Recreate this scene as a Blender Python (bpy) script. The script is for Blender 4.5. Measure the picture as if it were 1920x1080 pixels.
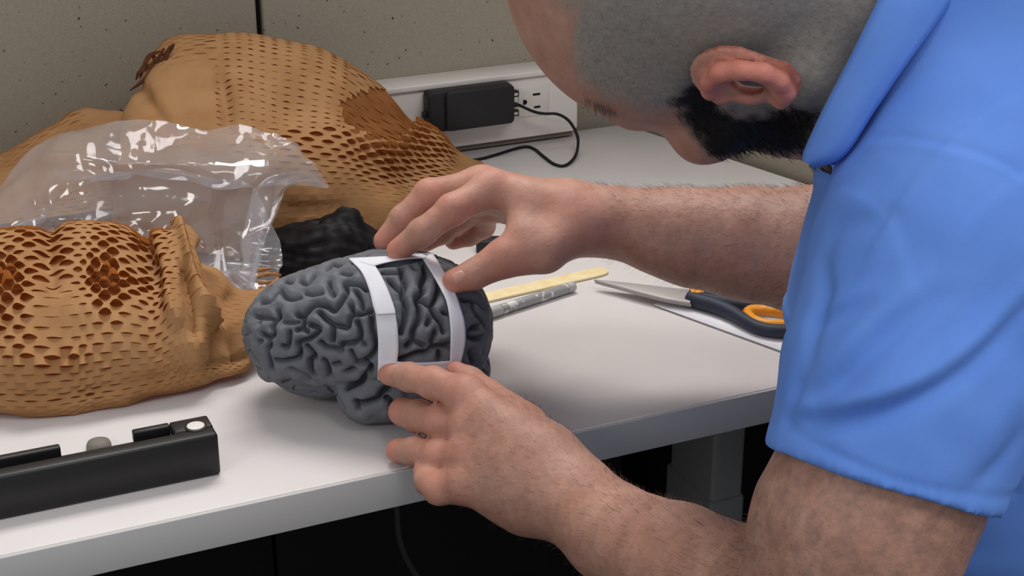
import bpy, bmesh, math, random
import numpy as np
from mathutils import Vector, Matrix
from mathutils.bvhtree import BVHTree

for _o in list(bpy.data.objects):
    bpy.data.objects.remove(_o)
SC = bpy.context.scene
COL = SC.collection

# ------------------------------------------------------------------ camera
FOC = 3000.0                      # focal length in pixels of a 1920 px wide frame
DESK = 0.73
PITCH, YAW = math.radians(23.1), math.radians(24.25)
CAM = np.array([0.0, -0.882, DESK + 0.53])
FH = np.array([math.sin(YAW), math.cos(YAW), 0.0])          # horizontal view direction
RT = np.array([math.cos(YAW), -math.sin(YAW), 0.0])         # right
ZU = np.array([0.0, 0.0, 1.0])
FW = FH * math.cos(PITCH) - ZU * math.sin(PITCH)
UP = FH * math.sin(PITCH) + ZU * math.cos(PITCH)
cam_data = bpy.data.cameras.new('camera')
cam_data.sensor_width = 36.0
cam_data.lens = FOC / 1920.0 * 36.0
cam_data.clip_start = 0.02
cam = bpy.data.objects.new('camera', cam_data)
COL.objects.link(cam)
_m = Matrix.Identity(4)
for _i in range(3):
    _m[_i][0], _m[_i][1], _m[_i][2], _m[_i][3] = RT[_i], UP[_i], -FW[_i], CAM[_i]
cam.matrix_world = _m
SC.camera = cam

# ------------------------------------------------------------------ world, lamps, exposure
SC.view_settings.view_transform = 'Standard'
SC.view_settings.look = 'None'
SC.view_settings.exposure = 0.0
SC.view_settings.gamma = 1.0
SC.view_settings.use_curve_mapping = False
world = bpy.data.worlds.new('office_ambience')
SC.world = world
world.use_nodes = True
world.node_tree.nodes['Background'].inputs[0].default_value = (0.92, 0.95, 1.0, 1)
world.node_tree.nodes['Background'].inputs[1].default_value = 0.46

def ceiling_and_fill_lamp(x, y, power, sx=1.2, sy=0.6, col=(1.0, 0.952, 0.91)):
    ld = bpy.data.lights.new('ceiling_and_fill_light', 'AREA')
    ld.shape = 'RECTANGLE'; ld.size = sx; ld.size_y = sy
    ld.energy = power; ld.color = col
    lo = bpy.data.objects.new('ceiling_and_fill_light', ld)
    lo.location = (x, y, 2.68)
    COL.objects.link(lo)
    return lo
ceiling_and_fill_lamp(0.70, 0.95, 34)
ceiling_and_fill_lamp(2.05, 0.95, 8)
ceiling_and_fill_lamp(0.80, -1.25, 17)
ceiling_and_fill_lamp(-2.40, -1.60, 30)  # unseen fill lamp, added to brighten the forehead from the left

# ------------------------------------------------------------------ pixel helpers: rays of the photograph meet real planes and depths
def ray(px, py):
    px = np.asarray(px, float); py = np.asarray(py, float)
    return FW + ((px - 960) / FOC)[..., None] * RT + ((540 - py) / FOC)[..., None] * UP
def P(px, py, d):
    return CAM + np.asarray(d, float)[..., None] * ray(px, py)
def T(px, py, z=DESK):
    r = ray(px, py)
    return CAM + ((z - CAM[2]) / r[..., 2])[..., None] * r
def W(px, py, y):
    r = ray(px, py)
    return CAM + ((y - CAM[1]) / r[..., 1])[..., None] * r
def proj(p):
    q = np.asarray(p, float) - CAM
    d = q @ FW
    return 960 + FOC * (q @ RT) / d, 540 - FOC * (q @ UP) / d, d

# ------------------------------------------------------------------ object helpers
def link(name, me, mat=None, parent=None, smooth=True):
    o = bpy.data.objects.new(name, me)
    COL.objects.link(o)
    if mat is not None:
        for m_ in (mat if isinstance(mat, (list, tuple)) else [mat]):
            me.materials.append(m_)
    if parent is not None:
        o.parent = parent
    if smooth and len(me.polygons):
        me.polygons.foreach_set('use_smooth', np.ones(len(me.polygons), bool))
    return o
def tag(o, label=None, cat=None, group=None, kind=None):
    if label: o['label'] = label
    if cat: o['category'] = cat
    if group: o['group'] = group
    if kind: o['kind'] = kind
    return o
def empty(name, loc):
    o = bpy.data.objects.new(name, None)
    o.empty_display_size = 0.02
    o.location = loc
    COL.objects.link(o)
    return o
def under(o, parent):
    """parent with the child's world place kept"""
    o.parent = parent
    o.matrix_parent_inverse = Matrix.Translation(-Vector(parent.location))
    return o
def mesh_np(name, v, faces):
    """faces: an (n,3) or (n,4) integer array, or a list of lists"""
    me = bpy.data.meshes.new(name)
    v = np.asarray(v, np.float32).reshape(-1, 3)
    if isinstance(faces, np.ndarray):
        n, k = faces.shape
        me.vertices.add(len(v)); me.vertices.foreach_set('co', v.ravel())
        me.loops.add(n * k); me.loops.foreach_set('vertex_index', faces.astype(np.int32).ravel())
        me.polygons.add(n)
        me.polygons.foreach_set('loop_start', np.arange(0, n * k, k, dtype=np.int32))
        me.polygons.foreach_set('loop_total', np.full(n, k, np.int32))
        me.update(calc_edges=True); me.validate()
    else:
        me.from_pydata([tuple(map(float, q)) for q in v], [], [list(map(int, f)) for f in faces])
        me.update()
    return me
def bevelled(name, me, mat, parent=None, w=0.001, seg=2, smooth=True):
    """bevel every sharp edge of a mesh (in bmesh) and link it"""
    bm = bmesh.new(); bm.from_mesh(me)
    bmesh.ops.recalc_face_normals(bm, faces=bm.faces)
    if w > 0:
        es = [e for e in bm.edges if len(e.link_faces) == 2 and e.calc_face_angle(0) > 0.5]
        bmesh.ops.bevel(bm, geom=es, offset=w, segments=seg, affect='EDGES', profile=0.5, clamp_overlap=True)
    bm.to_mesh(me); bm.free()
    o = link(name, me, mat, parent, smooth)
    if smooth:
        try:
            me.set_sharp_from_angle(angle=math.radians(50))
        except Exception:
            pass
    return o
def box_mesh(name, lo, hi):
    x0, y0, z0 = lo; x1, y1, z1 = hi
    v = [(x0,y0,z0),(x1,y0,z0),(x1,y1,z0),(x0,y1,z0),(x0,y0,z1),(x1,y0,z1),(x1,y1,z1),(x0,y1,z1)]
    f = [(0,3,2,1),(4,5,6,7),(0,1,5,4),(1,2,6,5),(2,3,7,6),(3,0,4,7)]
    return mesh_np(name, v, f)
def obox_mesh(name, c, ax, ay, az, hx, hy, hz):
    """oriented box: centre, three unit axes, half sizes"""
    c, ax, ay, az = map(np.asarray, (c, ax, ay, az))
    v = []
    for k in (-1, 1):
        for i, j in ((-1,-1),(1,-1),(1,1),(-1,1)):
            v.append(c + ax*hx*i + ay*hy*j + az*hz*k)
    f = [(0,3,2,1),(4,5,6,7),(0,1,5,4),(1,2,6,5),(2,3,7,6),(3,0,4,7)]
    return mesh_np(name, v, f)
def prism_mesh(name, poly, n, back=0.0, front=0.01):
    """polygon points (3D, planar) thickened along n from -back to +front"""
    poly = np.asarray(poly, float); n = np.asarray(n, float)
    k = len(poly)
    v = np.vstack([poly - n * back, poly + n * front])
    f = [list(range(k))[::-1], list(range(k, 2*k))] + [[i, (i+1) % k, k + (i+1) % k, k + i] for i in range(k)]
    return mesh_np(name, v, f)
def catmull(pts, n):
    """resample a polyline of control points (any width) to n points along a Catmull-Rom curve"""
    p = np.asarray(pts, float)
    if len(p) == 2:
        t = np.linspace(0, 1, n)[:, None]
        return p[0] * (1 - t) + p[1] * t
    q = np.vstack([2*p[0] - p[1], p, 2*p[-1] - p[-2]])
    t = np.linspace(0, len(p) - 1 - 1e-9, n)
    i = t.astype(int); u = (t - i)[:, None]
    a, b, c, d = q[i], q[i+1], q[i+2], q[i+3]
    return 0.5 * ((2*b) + (c - a)*u + (2*a - 5*b + 4*c - d)*u*u + (3*b - a - 3*c + d)*u**3)
def tube_mesh(name, pts, r, sides=10, cap=True, squash=None):
    """a tube along pts; r a number or one radius per point"""
    pts = np.asarray(pts, float); n = len(pts)
    r = np.broadcast_to(np.asarray(r, float), (n,))
    tan = np.gradient(pts, axis=0); tan /= np.linalg.norm(tan, axis=1)[:, None] + 1e-12
    ref = np.array([0.0, 0.0, 1.0]) if abs(tan[0][2]) < 0.9 else np.array([1.0, 0, 0])
    u = np.cross(tan[0], ref); u /= np.linalg.norm(u)
    v_ = []
    for i in range(n):
        u = u - tan[i] * (u @ tan[i]); u /= np.linalg.norm(u)
        w = np.cross(tan[i], u)
        for k in range(sides):
            a = 2*math.pi*k/sides
            v_.append(pts[i] + r[i]*(math.cos(a)*u + math.sin(a)*w))
    f = []
    for i in range(n-1):
        for k in range(sides):
            a, b = i*sides+k, i*sides+(k+1) % sides
            f.append((a, b, b+sides, a+sides))
    if cap:
        f.append(tuple(range(sides))[::-1]); f.append(tuple(range((n-1)*sides, n*sides)))
    return mesh_np(name, v_, f)

def sheet(name, rows, mat, parent=None, thick=0.002, smooth=True):
    """rows: array (n, m, 3); a sheet with real thickness, outward along its normal"""
    R = np.asarray(rows, float); n, m_ = R.shape[:2]
    du = np.gradient(R, axis=0); dv = np.gradient(R, axis=1)
    N = np.cross(du, dv); N /= np.linalg.norm(N, axis=-1)[..., None] + 1e-12
    v = np.vstack([(R + N*thick/2).reshape(-1, 3), (R - N*thick/2).reshape(-1, 3)])
    idx = np.arange(n*m_).reshape(n, m_)
    q = np.stack([idx[:-1, :-1], idx[1:, :-1], idx[1:, 1:], idx[:-1, 1:]], -1).reshape(-1, 4)
    fs = [q, q[:, ::-1] + n*m_]
    loop = np.concatenate([idx[0, :], idx[1:, -1], idx[-1, -2::-1], idx[-2:0:-1, 0]])
    a, b = loop, np.roll(loop, -1)
    fs.append(np.stack([a, b, b + n*m_, a + n*m_], -1))
    return link(name, mesh_np(name, v, np.concatenate(fs)), mat, parent, smooth)

# ------------------------------------------------------------------ noise
def _hash(ix, iy, iz, seed):
    h = (ix.astype(np.int64) * 374761393 + iy.astype(np.int64) * 668265263 + iz.astype(np.int64) * 2147483647 + seed * 144665) & 0xffffffff
    h = ((h ^ (h >> 13)) * 1274126177) & 0xffffffff
    h = (h ^ (h >> 16)) & 0xffffff
    return h / float(0xffffff) * 2 - 1
def noise3(p, scale=1.0, seed=0):
    p = np.asarray(p, float) * scale
    i = np.floor(p).astype(np.int64); f = p - i
    f = f*f*f*(f*(f*6-15)+10)
    r = 0
    for dx in (0, 1):
        for dy in (0, 1):
            for dz in (0, 1):
                w = (f[..., 0] if dx else 1-f[..., 0]) * (f[..., 1] if dy else 1-f[..., 1]) * (f[..., 2] if dz else 1-f[..., 2])
                r = r + w * _hash(i[..., 0]+dx, i[..., 1]+dy, i[..., 2]+dz, seed)
    return r
def fbm(p, scale, octaves=3, seed=0, gain=0.5):
    r, a = 0, 1.0
    for k in range(octaves):
        r = r + a * noise3(p, scale * 2**k, seed + 17*k); a *= gain
    return r
def ridged(p, scale, seed=0):
    return 1 - np.abs(noise3(p, scale, seed)) * 2
def crumple(p, scale, seed=0, n=3):
    """facetted creases: distance to random planes, folded like paper"""
    rng = np.random.RandomState(seed)
    r = 0
    for k in range(n):
        d = rng.normal(size=3); d /= np.linalg.norm(d)
        q = (p + 0.35 / scale * np.stack([noise3(p, scale*0.7, seed+31*k+j) for j in range(3)], -1)) @ d * scale * (0.8 + 0.6*rng.rand()) + rng.rand()
        r = r + np.abs((q % 1.0) * 2 - 1) - 0.5
    return r / n
def smooth01(a, b, x):
    t = np.clip((x - a) / (b - a + 1e-12), 0, 1)
    return t*t*(3-2*t)

# ------------------------------------------------------------------ signed distance bodies and their surface
def smin(a, b, k):
    if k <= 0: return np.minimum(a, b)
    h = np.maximum(k - np.abs(a - b), 0) / k
    return np.minimum(a, b) - h*h*k*0.25
def smax(a, b, k):
    return -smin(-a, -b, k)
def s_cone(p, a, b, ra, rb):
    a = np.asarray(a, float); b = np.asarray(b, float)
    ab = b - a
    t = np.clip(((p - a) @ ab) / (ab @ ab), 0, 1)
    return np.linalg.norm(p - a - t[..., None] * ab, axis=-1) - (ra + t * (rb - ra))
def s_flatcone(p, a, b, ra, rb, n, s):
    """tapered capsule whose section is s times as thick along n"""
    n = np.asarray(n, float); n = n / np.linalg.norm(n)
    a = np.asarray(a, float); b = np.asarray(b, float)
    k = 1.0 / s - 1
    q = p - a; q = q + n * (q @ n)[..., None] * k
    ab = b - a; ab = ab + n * (ab @ n) * k
    t = np.clip((q @ ab) / (ab @ ab), 0, 1)
    return (np.linalg.norm(q - t[..., None]*ab, axis=-1) - (ra + t*(rb-ra))) * min(1.0, s)
def s_ell(p, c, ax, r):
    """ellipsoid: centre, three axes (rows), three radii"""
    q = (p - np.asarray(c)) @ np.asarray(ax).T / np.asarray(r)
    k0 = np.linalg.norm(q, axis=-1)
    k1 = np.linalg.norm(q / np.asarray(r), axis=-1)
    return k0 * (k0 - 1.0) / (k1 + 1e-9)
def s_chain(p, pts, rad, k=0.0):
    d = None
    for i in range(len(pts)-1):
        e = s_cone(p, pts[i], pts[i+1], rad[i], rad[i+1])
        d = e if d is None else smin(d, e, k)
    return d

def surface(sdf, lo, hi, h, B=8, margin=1.25):
    """naive surface nets over the blocks of a grid that the surface crosses"""
    lo = np.asarray(lo, float); hi = np.asarray(hi, float)
    nb = np.ceil((hi - lo) / (h*B)).astype(int)
    bi = np.stack(np.meshgrid(*[np.arange(n) for n in nb], indexing='ij'), -1).reshape(-1, 3)
    cen = lo + (bi + 0.5) * (h*B)
    dv = np.concatenate([sdf(cen[i:i+200000]) for i in range(0, len(cen), 200000)])
    bi = bi[np.abs(dv) < 0.87*B*h*margin + h]
    g = np.stack(np.meshgrid(*[np.arange(B+1)]*3, indexing='ij'), -1)
    N = nb * B + 2
    keys, verts, eds = [], [], []
    step = max(1, 300000 // (B+1)**3)
    corner = [(i, j, k) for i in (0, 1) for j in (0, 1) for k in (0, 1)]
    edges = [(a, b) for a in range(8) for b in range(a+1, 8) if sum(abs(corner[a][i]-corner[b][i]) for i in range(3)) == 1]
    for s in range(0, len(bi), step):
        b = bi[s:s+step]
        idx = b[:, None, None, None, :] * B + g
        f = sdf((lo + idx * h).reshape(-1, 3)).reshape(idx.shape[:-1])
        c = [f[:, i:B+i, j:B+j, k:B+k] for i, j, k in corner]
        neg = [x < 0 for x in c]
        ns = sum(x.astype(np.int8) for x in neg)
        act = (ns > 0) & (ns < 8)
        if not act.any(): continue
        ci = idx[:, :B, :B, :B, :][act]
        cv = [x[act] for x in c]
        acc = np.zeros((len(ci), 3)); cnt = np.zeros(len(ci))
        for a, e in edges:
            m = (cv[a] < 0) != (cv[e] < 0)
            t = np.where(m, cv[a] / np.where(m, cv[a] - cv[e], 1), 0)
            ca, ce = np.array(corner[a], float), np.array(corner[e], float)
            acc += np.where(m[:, None], ca + t[:, None]*(ce-ca), 0); cnt += m
        verts.append(lo + (ci + acc / cnt[:, None]) * h)
        keys.append((ci[:, 0]*N[1] + ci[:, 1])*N[2] + ci[:, 2])
        n0 = cv[0] < 0
        eds.append(np.stack([n0, cv[4] < 0, cv[2] < 0, cv[1] < 0], -1))
    keys = np.concatenate(keys); verts = np.concatenate(verts); eds = np.concatenate(eds)
    order = np.argsort(keys); keys = keys[order]; verts = verts[order]; eds = eds[order]
    stride = [N[1]*N[2], N[2], 1]
    quads = []
    for a in range(3):
        b_, c_ = (a+1) % 3, (a+2) % 3
        m = eds[:, 0] != eds[:, a+1]
        k0 = keys[m]; flip = eds[m, 0]
        four = [k0, k0 - stride[b_], k0 - stride[b_] - stride[c_], k0 - stride[c_]]
        ix = []; ok = np.ones(len(k0), bool)
        for q in four:
            j = np.clip(np.searchsorted(keys, q), 0, len(keys)-1)
            ok &= keys[j] == q; ix.append(j)
        q = np.stack(ix, -1)
        q[~flip] = q[~flip][:, ::-1]
        quads.append(q[ok])
    return verts, np.concatenate(quads)
def vnormals(v, f):
    n = np.zeros_like(v)
    fn = np.cross(v[f[:, 2]] - v[f[:, 0]], v[f[:, 3 if f.shape[1] == 4 else 1]] - v[f[:, 1 if f.shape[1] == 4 else 0]])
    for k in range(f.shape[1]):
        np.add.at(n, f[:, k], fn)
    return n / (np.linalg.norm(n, axis=1)[:, None] + 1e-12)
def relax(v, f, it=2, lam=0.5):
    e = np.concatenate([np.stack([f[:, k], f[:, (k+1) % f.shape[1]]], -1) for k in range(f.shape[1])])
    e = np.concatenate([e, e[:, ::-1]])
    cnt = np.bincount(e[:, 0], minlength=len(v))[:, None] + 1e-9
    for _ in range(it):
        s = np.stack([np.bincount(e[:, 0], weights=v[e[:, 1], k], minlength=len(v)) for k in range(3)], -1)
        v = v + lam * (s / cnt - v)
    return v
def dist_lines(v, lines):
    """distance from points to polylines (3D), nearest"""
    d = np.full(len(v), 1e9)
    for L in lines:
        L = np.asarray(L, float)
        lo, hi = L.min(0) - 0.03, L.max(0) + 0.03
        m = np.where(((v > lo) & (v < hi)).all(1))[0]
        if not len(m): continue
        q = v[m]
        for a, b in zip(L[:-1], L[1:]):
            ab = b - a
            t = np.clip(((q - a) @ ab) / (ab @ ab + 1e-15), 0, 1)
            d[m] = np.minimum(d[m], np.linalg.norm(q - a - t[:, None]*ab, axis=1))
    return d
def vattr(me, name, val):
    a = me.attributes.new(name, 'FLOAT', 'POINT')
    a.data.foreach_set('value', np.asarray(val, np.float32))

# ------------------------------------------------------------------ materials
def srgb(r, g, b):
    return tuple((c/255/12.92 if c/255 <= 0.04045 else ((c/255+0.055)/1.055)**2.4) for c in (r, g, b)) + (1.0,)
class Mat:
    def __init__(s, name, col, rough=0.5, spec=0.5, metal=0.0, **kw):
        s.m = bpy.data.materials.new(name); s.m.use_nodes = True
        s.nt = s.m.node_tree
        s.b = s.nt.nodes['Principled BSDF']
        s.b.inputs['Base Color'].default_value = col
        s.b.inputs['Roughness'].default_value = rough
        s.b.inputs['Specular IOR Level'].default_value = spec
        s.b.inputs['Metallic'].default_value = metal
        for k, v in kw.items():
            s.b.inputs[k.replace('_', ' ')].default_value = v
    def node(s, t, **kw):
        n = s.nt.nodes.new(t)
        for k, v in kw.items():
            if k in n.inputs: n.inputs[k].default_value = v
            else: setattr(n, k, v)
        return n
    def lk(s, a, b): s.nt.links.new(a, b)
    def coords(s): return s.node('ShaderNodeTexCoord').outputs['Object']
    def noise(s, scale, detail=3, rough=0.5, vec=None):
        n = s.node('ShaderNodeTexNoise'); n.inputs['Scale'].default_value = scale
        n.inputs['Detail'].default_value = detail; n.inputs['Roughness'].default_value = rough
        s.lk(vec if vec is not None else s.coords(), n.inputs['Vector'])
        return n.outputs['Fac']
    def ramp(s, fac, stops):
        n = s.node('ShaderNodeValToRGB')
        e = n.color_ramp.elements
        while len(e) < len(stops): e.new(0.5)
        for i, (p, c) in enumerate(stops):
            e[i].position = p; e[i].color = c
        s.lk(fac, n.inputs['Fac'])
        return n.outputs['Color']
    def mix(s, fac, a, b, mode='MIX'):
        n = s.node('ShaderNodeMix'); n.data_type = 'RGBA'; n.blend_type = mode
        for sock, val in ((n.inputs[0], fac), (n.inputs[6], a), (n.inputs[7], b)):
            if hasattr(val, 'links'): s.lk(val, sock)
            else: sock.default_value = val
        return n.outputs[2]
    def attr(s, name):
        n = s.node('ShaderNodeAttribute'); n.attribute_name = name
        return n.outputs['Fac']
    def color(s, sock): s.lk(sock, s.b.inputs['Base Color']); return s
    def bump(s, h, strength=0.3, dist=0.001):
        n = s.node('ShaderNodeBump'); n.inputs['Strength'].default_value = strength; n.inputs['Distance'].default_value = dist
        prev = s.b.inputs['Normal'].links
        if prev: s.lk(prev[0].from_socket, n.inputs['Normal'])
        s.lk(h, n.inputs['Height']); s.lk(n.outputs['Normal'], s.b.inputs['Normal']); return s
# ================================================================== the setting
M_FAB = Mat('panel_fabric', srgb(142, 136, 120), 0.95, 0.1)
_sp = M_FAB.noise(900, 2, 0.7)
_sp2 = M_FAB.noise(170, 1, 0.5)
_c = M_FAB.ramp(_sp, [(0.30, srgb(152, 145, 130)), (0.5, srgb(162, 155, 139)), (0.72, srgb(170, 163, 148))])
M_FAB.color(M_FAB.mix(M_FAB.ramp(_sp2, [(0.71, (0, 0, 0, 1)), (0.76, (1, 1, 1, 1))]), _c, srgb(70, 64, 54)))
M_FAB.bump(_sp, 0.12, 0.0005)
M_BLK = Mat('black_trim', srgb(20, 18, 20), 0.6, 0.3)
M_DARK = Mat('charcoal_metal', srgb(52, 52, 54), 0.5, 0.3)
M_CARPET = Mat('dark_carpet', srgb(38, 36, 38), 0.95, 0.1)
M_CARPET.bump(M_CARPET.noise(600, 2), 0.6, 0.002)
M_UNDER = Mat('underdesk_shade', srgb(30, 29, 31), 0.8, 0.15)  # near-black colour stands in for the shade below the desk
M_DESK = Mat('white_laminate', srgb(224, 219, 215), 0.38, 0.4)
M_DESK.color(M_DESK.ramp(M_DESK.noise(14, 3), [(0.3, srgb(211, 206, 205)), (0.7, srgb(217, 212, 211))]))
M_EDGE = Mat('grey_edge_band', srgb(196, 195, 194), 0.45, 0.35)
M_LEG = Mat('grey_leg_metal', srgb(120, 120, 118), 0.45, 0.4)
M_CEIL = Mat('ceiling_tile', srgb(225, 222, 215), 0.9, 0.1)
M_WHITE = Mat('white_steel', srgb(226, 220, 214), 0.4, 0.4)
M_OUT = Mat('outlet_plastic', srgb(222, 216, 208), 0.35, 0.45)
M_HOLE = Mat('socket_dark', srgb(18, 17, 17), 0.7, 0.2)

WALL_Y = 0.635
st = lambda o: tag(o, kind='structure')
st(bevelled('floor', box_mesh('floor', (-2.2, -2.4, -0.05), (2.6, 1.2, 0.0)), M_CARPET.m, w=0))

# cubicle panels: two fabric panels with a black reveal between them
_sx = float(W(np.array(487.0), np.array(20.0), WALL_Y)[0])
GAP = 0.0032
wall = empty('wall_back', (0, WALL_Y, 0)); st(wall)
for x0, x1 in ((-2.2, _sx - GAP), (_sx + GAP, 1.36)):
    o = bevelled('fabric_panel', box_mesh('fabric_panel', (x0, WALL_Y, 0.69), (x1, WALL_Y + 0.045, 1.45)), M_FAB.m, w=0.003)
    under(o, wall)
    o = bevelled('shade_panel', box_mesh('shade_panel', (x0, WALL_Y - 0.002, 0.0), (x1, WALL_Y + 0.045, 0.688)), M_UNDER.m, w=0.003)  # fabric would go on down here; under-desk shade is put in the colour
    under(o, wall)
o = bevelled('reveal_strip', box_mesh('reveal_strip', (_sx - GAP - 0.002, WALL_Y + 0.012, 0.0), (_sx + GAP + 0.002, WALL_Y + 0.04, 1.45)), M_BLK.m, w=0)
under(o, wall)
o = bevelled('top_rail', box_mesh('top_rail', (-2.2, WALL_Y - 0.004, 1.45), (1.36, WALL_Y + 0.05, 1.475)), M_DARK.m, w=0.002)
under(o, wall)

# ---- the side panel the right end of the desk runs into
_a = T(np.array(1385.0), np.array(297.0)); _b = T(np.array(1515.0), np.array(340.0))
_dir = (_b - _a); _dir[2] = 0; _dir /= np.linalg.norm(_dir)
_t = (WALL_Y - _a[1]) / _dir[1]
_c0 = _a + _dir * _t                         # where it meets the back panels
_c1 = _a + _dir * 0.75
_nrm = np.array([-_dir[1], _dir[0], 0.0])
if _nrm[0] < 0: _nrm = -_nrm
SIDE0, SIDE1, SIDEN = _c0.copy(), _c1.copy(), _nrm
def upright(name, a, b, z0, z1, n, t, mat, w=0.003):
    poly = [(a[0], a[1], z0), (b[0], b[1], z0), (b[0], b[1], z1), (a[0], a[1], z1)]
    return bevelled(name, prism_mesh(name, poly, n, 0.0, t), mat, w=w)
wall_r = empty('wall_right', (_c0[0], _c0[1], 0)); st(wall_r)
under(upright('fabric_panel', _c0, _c1, 0.69, 1.45, _nrm, 0.045, M_FAB.m), wall_r)
under(upright('shade_panel', _c0, _c1, 0.0, 0.688, _nrm, 0.045, M_UNDER.m), wall_r)  # fabric below desk height, its shade drawn as a dark board

# ---- the desk
desk = empty('desk', (0.2, 0.3, 0))
tag(desk, 'white laminate office desk with a pale grey edge against the cubicle panels', 'desk')
_e0 = _a + _dir * ((0.001 - _a[1]) / _dir[1]) - _nrm * 0.004
_e1 = _c0 - _nrm * 0.004 - _dir * 0.01
poly = [(-1.15, 0.0015, DESK), (_e0[0], 0.0015, DESK), (_e1[0], WALL_Y - 0.012, DESK), (-1.15, WALL_Y - 0.012, DESK)]
o = bevelled('desktop', prism_mesh('desktop', poly, (0, 0, 1), 0.0275, 0.0), M_DESK.m, w=0.0012); under(o, desk)
o = bevelled('edge_band', box_mesh('edge_band', (-1.15, -0.0012, DESK - 0.0272), (_e0[0], 0.0014, DESK - 0.0004)), M_EDGE.m, w=0.0006)
under(o, desk)
o = bevelled('edge_band', box_mesh('edge_band', (-1.1525, 0.0, DESK - 0.0272), (-1.1502, WALL_Y - 0.012, DESK - 0.0004)), M_EDGE.m, w=0.0006)
under(o, desk)
_lw = W(np.array(1333.0), np.array(940.0), 0.085)      # front left corner of the leg where the telescoping sleeve begins
def desk_leg(x, y):
    zj = float(_lw[2])
    lg = bevelled('leg', box_mesh('leg', (x, y, 0.03), (x + 0.030, y + 0.068, DESK - 0.0275)), M_LEG.m, w=0.003)
    under(lg, desk)
    s = bevelled('leg_sleeve', box_mesh('leg_sleeve', (x - 0.0015, y - 0.002, 0.03), (x + 0.0315, y + 0.072, zj)), M_LEG.m, w=0.003)
    under(s, desk)
    f = bevelled('foot', box_mesh('foot', (x - 0.020, 0.02, 0.0), (x + 0.050, 0.40, 0.03)), M_LEG.m, w=0.005)
    under(f, desk)
LEG = _lw
desk_leg(float(_lw[0]), 0.085)
desk_leg(-1.0, 0.085)
o = bevelled('crossbar', box_mesh('crossbar', (-1.0, 0.30, DESK - 0.08), (float(LEG[0]), 0.34, DESK - 0.0275)), M_DARK.m, w=0.002)
under(o, desk)
# modesty panels, two boards side by side, under-desk shade put in their colour
_ms = float(W(np.array(516.0), np.array(1040.0), 0.42)[0])
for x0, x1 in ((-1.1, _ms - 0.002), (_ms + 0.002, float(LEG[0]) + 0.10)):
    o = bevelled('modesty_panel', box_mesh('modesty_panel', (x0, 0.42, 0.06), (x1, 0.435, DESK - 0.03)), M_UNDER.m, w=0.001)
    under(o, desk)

# ---- a grey cable hanging under the desk
_cp = [(float(W(np.array(742.0), np.array(952.0), 0.09)[0]), 0.09, DESK - 0.029)] + [tuple(W(np.array(float(x)), np.array(float(y)), yy)) for x, y, yy in ((746,985,.09),(752,1020,.09),(766,1055,.092),(790,1090,.095),(815,1125,.10))]
_cp += [(_cp[-1][0] + 0.05, 0.13, 0.40), (_cp[-1][0] + 0.10, 0.20, 0.12), (_cp[-1][0] + 0.12, 0.30, 0.004)]
M_CABLE = Mat('dark_grey_cable', srgb(52, 52, 50), 0.5, 0.3)
o = link('hanging_cable', tube_mesh('hanging_cable', catmull(_cp, 60), 0.0024, 8), M_CABLE.m)
tag(o, 'dark grey cable hanging in the dark gap below the desk edge', 'cable')
# ================================================================== the grey brain model
M_BRAIN = Mat('grey_printed_plastic', srgb(112, 113, 118), 0.62, 0.35)
M_BRAIN.color(M_BRAIN.ramp(M_BRAIN.noise(120, 3), [(0.3, srgb(97, 100, 107)), (0.7, srgb(108, 111, 117))]))
M_BRAIN.bump(M_BRAIN.noise(1400, 2), 0.15, 0.0003)
BC = P(np.array(684.0), np.array(613.0), 1.147); BC[2] = DESK
B1, B2, B3 = RT, -FH, ZU
BAX = np.array([B1, B2, B3])
def bl(e1, e2, e3): return BC + B1*e1 + B2*e2 + B3*e3
def rotax(tilt, yaw=0.0):
    """axes tilted about B2 (nose down) and turned about B3"""
    c, s = math.cos(tilt), math.sin(tilt)
    a1 = B1*c + B3*s; a3 = B3*c - B1*s
    cy, sy = math.cos(yaw), math.sin(yaw)
    return np.array([a1*cy + B2*sy, B2*cy - a1*sy, a3])
def sdf_brain(p):
    d = s_ell(p, bl(0.018, 0.002, 0.059), rotax(0.05), (0.066, 0.065, 0.051))
    d = smin(d, s_ell(p, bl(-0.038, 0.002, 0.056), rotax(0.17), (0.0495, 0.049, 0.038)), 0.020)
    d = smin(d, s_ell(p, bl(0.052, 0.002, 0.050), rotax(-0.15), (0.037, 0.052, 0.042)), 0.022)
    d = smin(d, s_ell(p, bl(-0.050, 0.014, 0.038), rotax(0.3), (0.022, 0.024, 0.016)), 0.012)
    # orbital underside
    d = smin(d, s_ell(p, bl(-0.032, 0.004, 0.023), rotax(0.05), (0.032, 0.030, 0.018)), 0.010)
    d = smin(d, s_ell(p, bl(-0.064, 0.012, 0.032), rotax(0.9), (0.016, 0.013, 0.011)), 0.002)
    # temporal lobes
    for s in (1, -1):
        t = s_cone(p, bl(0.004, 0.043*s, 0.0225), bl(0.060, 0.046*s, 0.030), 0.0215, 0.020)
        d = smin(d, t, 0.0035)
        # lateral fissure, a cleft between frontal and temporal lobe
        q = s_flatcone(p, bl(-0.012, 0.060*s, 0.036), bl(0.034, 0.068*s, 0.050), 0.006, 0.003, ZU, 0.55)
        d = smax(d, -q, 0.003)
    # cerebellum and stem
    d = smin(d, s_ell(p, bl(0.062, 0.0, 0.020), rotax(0.1), (0.028, 0.042, 0.020)), 0.003)
    d = smin(d, s_cone(p, bl(0.030, 0, 0.030), bl(0.044, 0, 0.012), 0.014, 0.011), 0.006)
    # cleft between the hemispheres
    q = (p - BC) @ BAX.T
    d = smax(d, 0.0016 - np.abs(q[..., 1] + 0.003) + np.clip(0.040 - q[..., 2], 0, 1)*0.15, 0.004) if False else d
    return d
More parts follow.
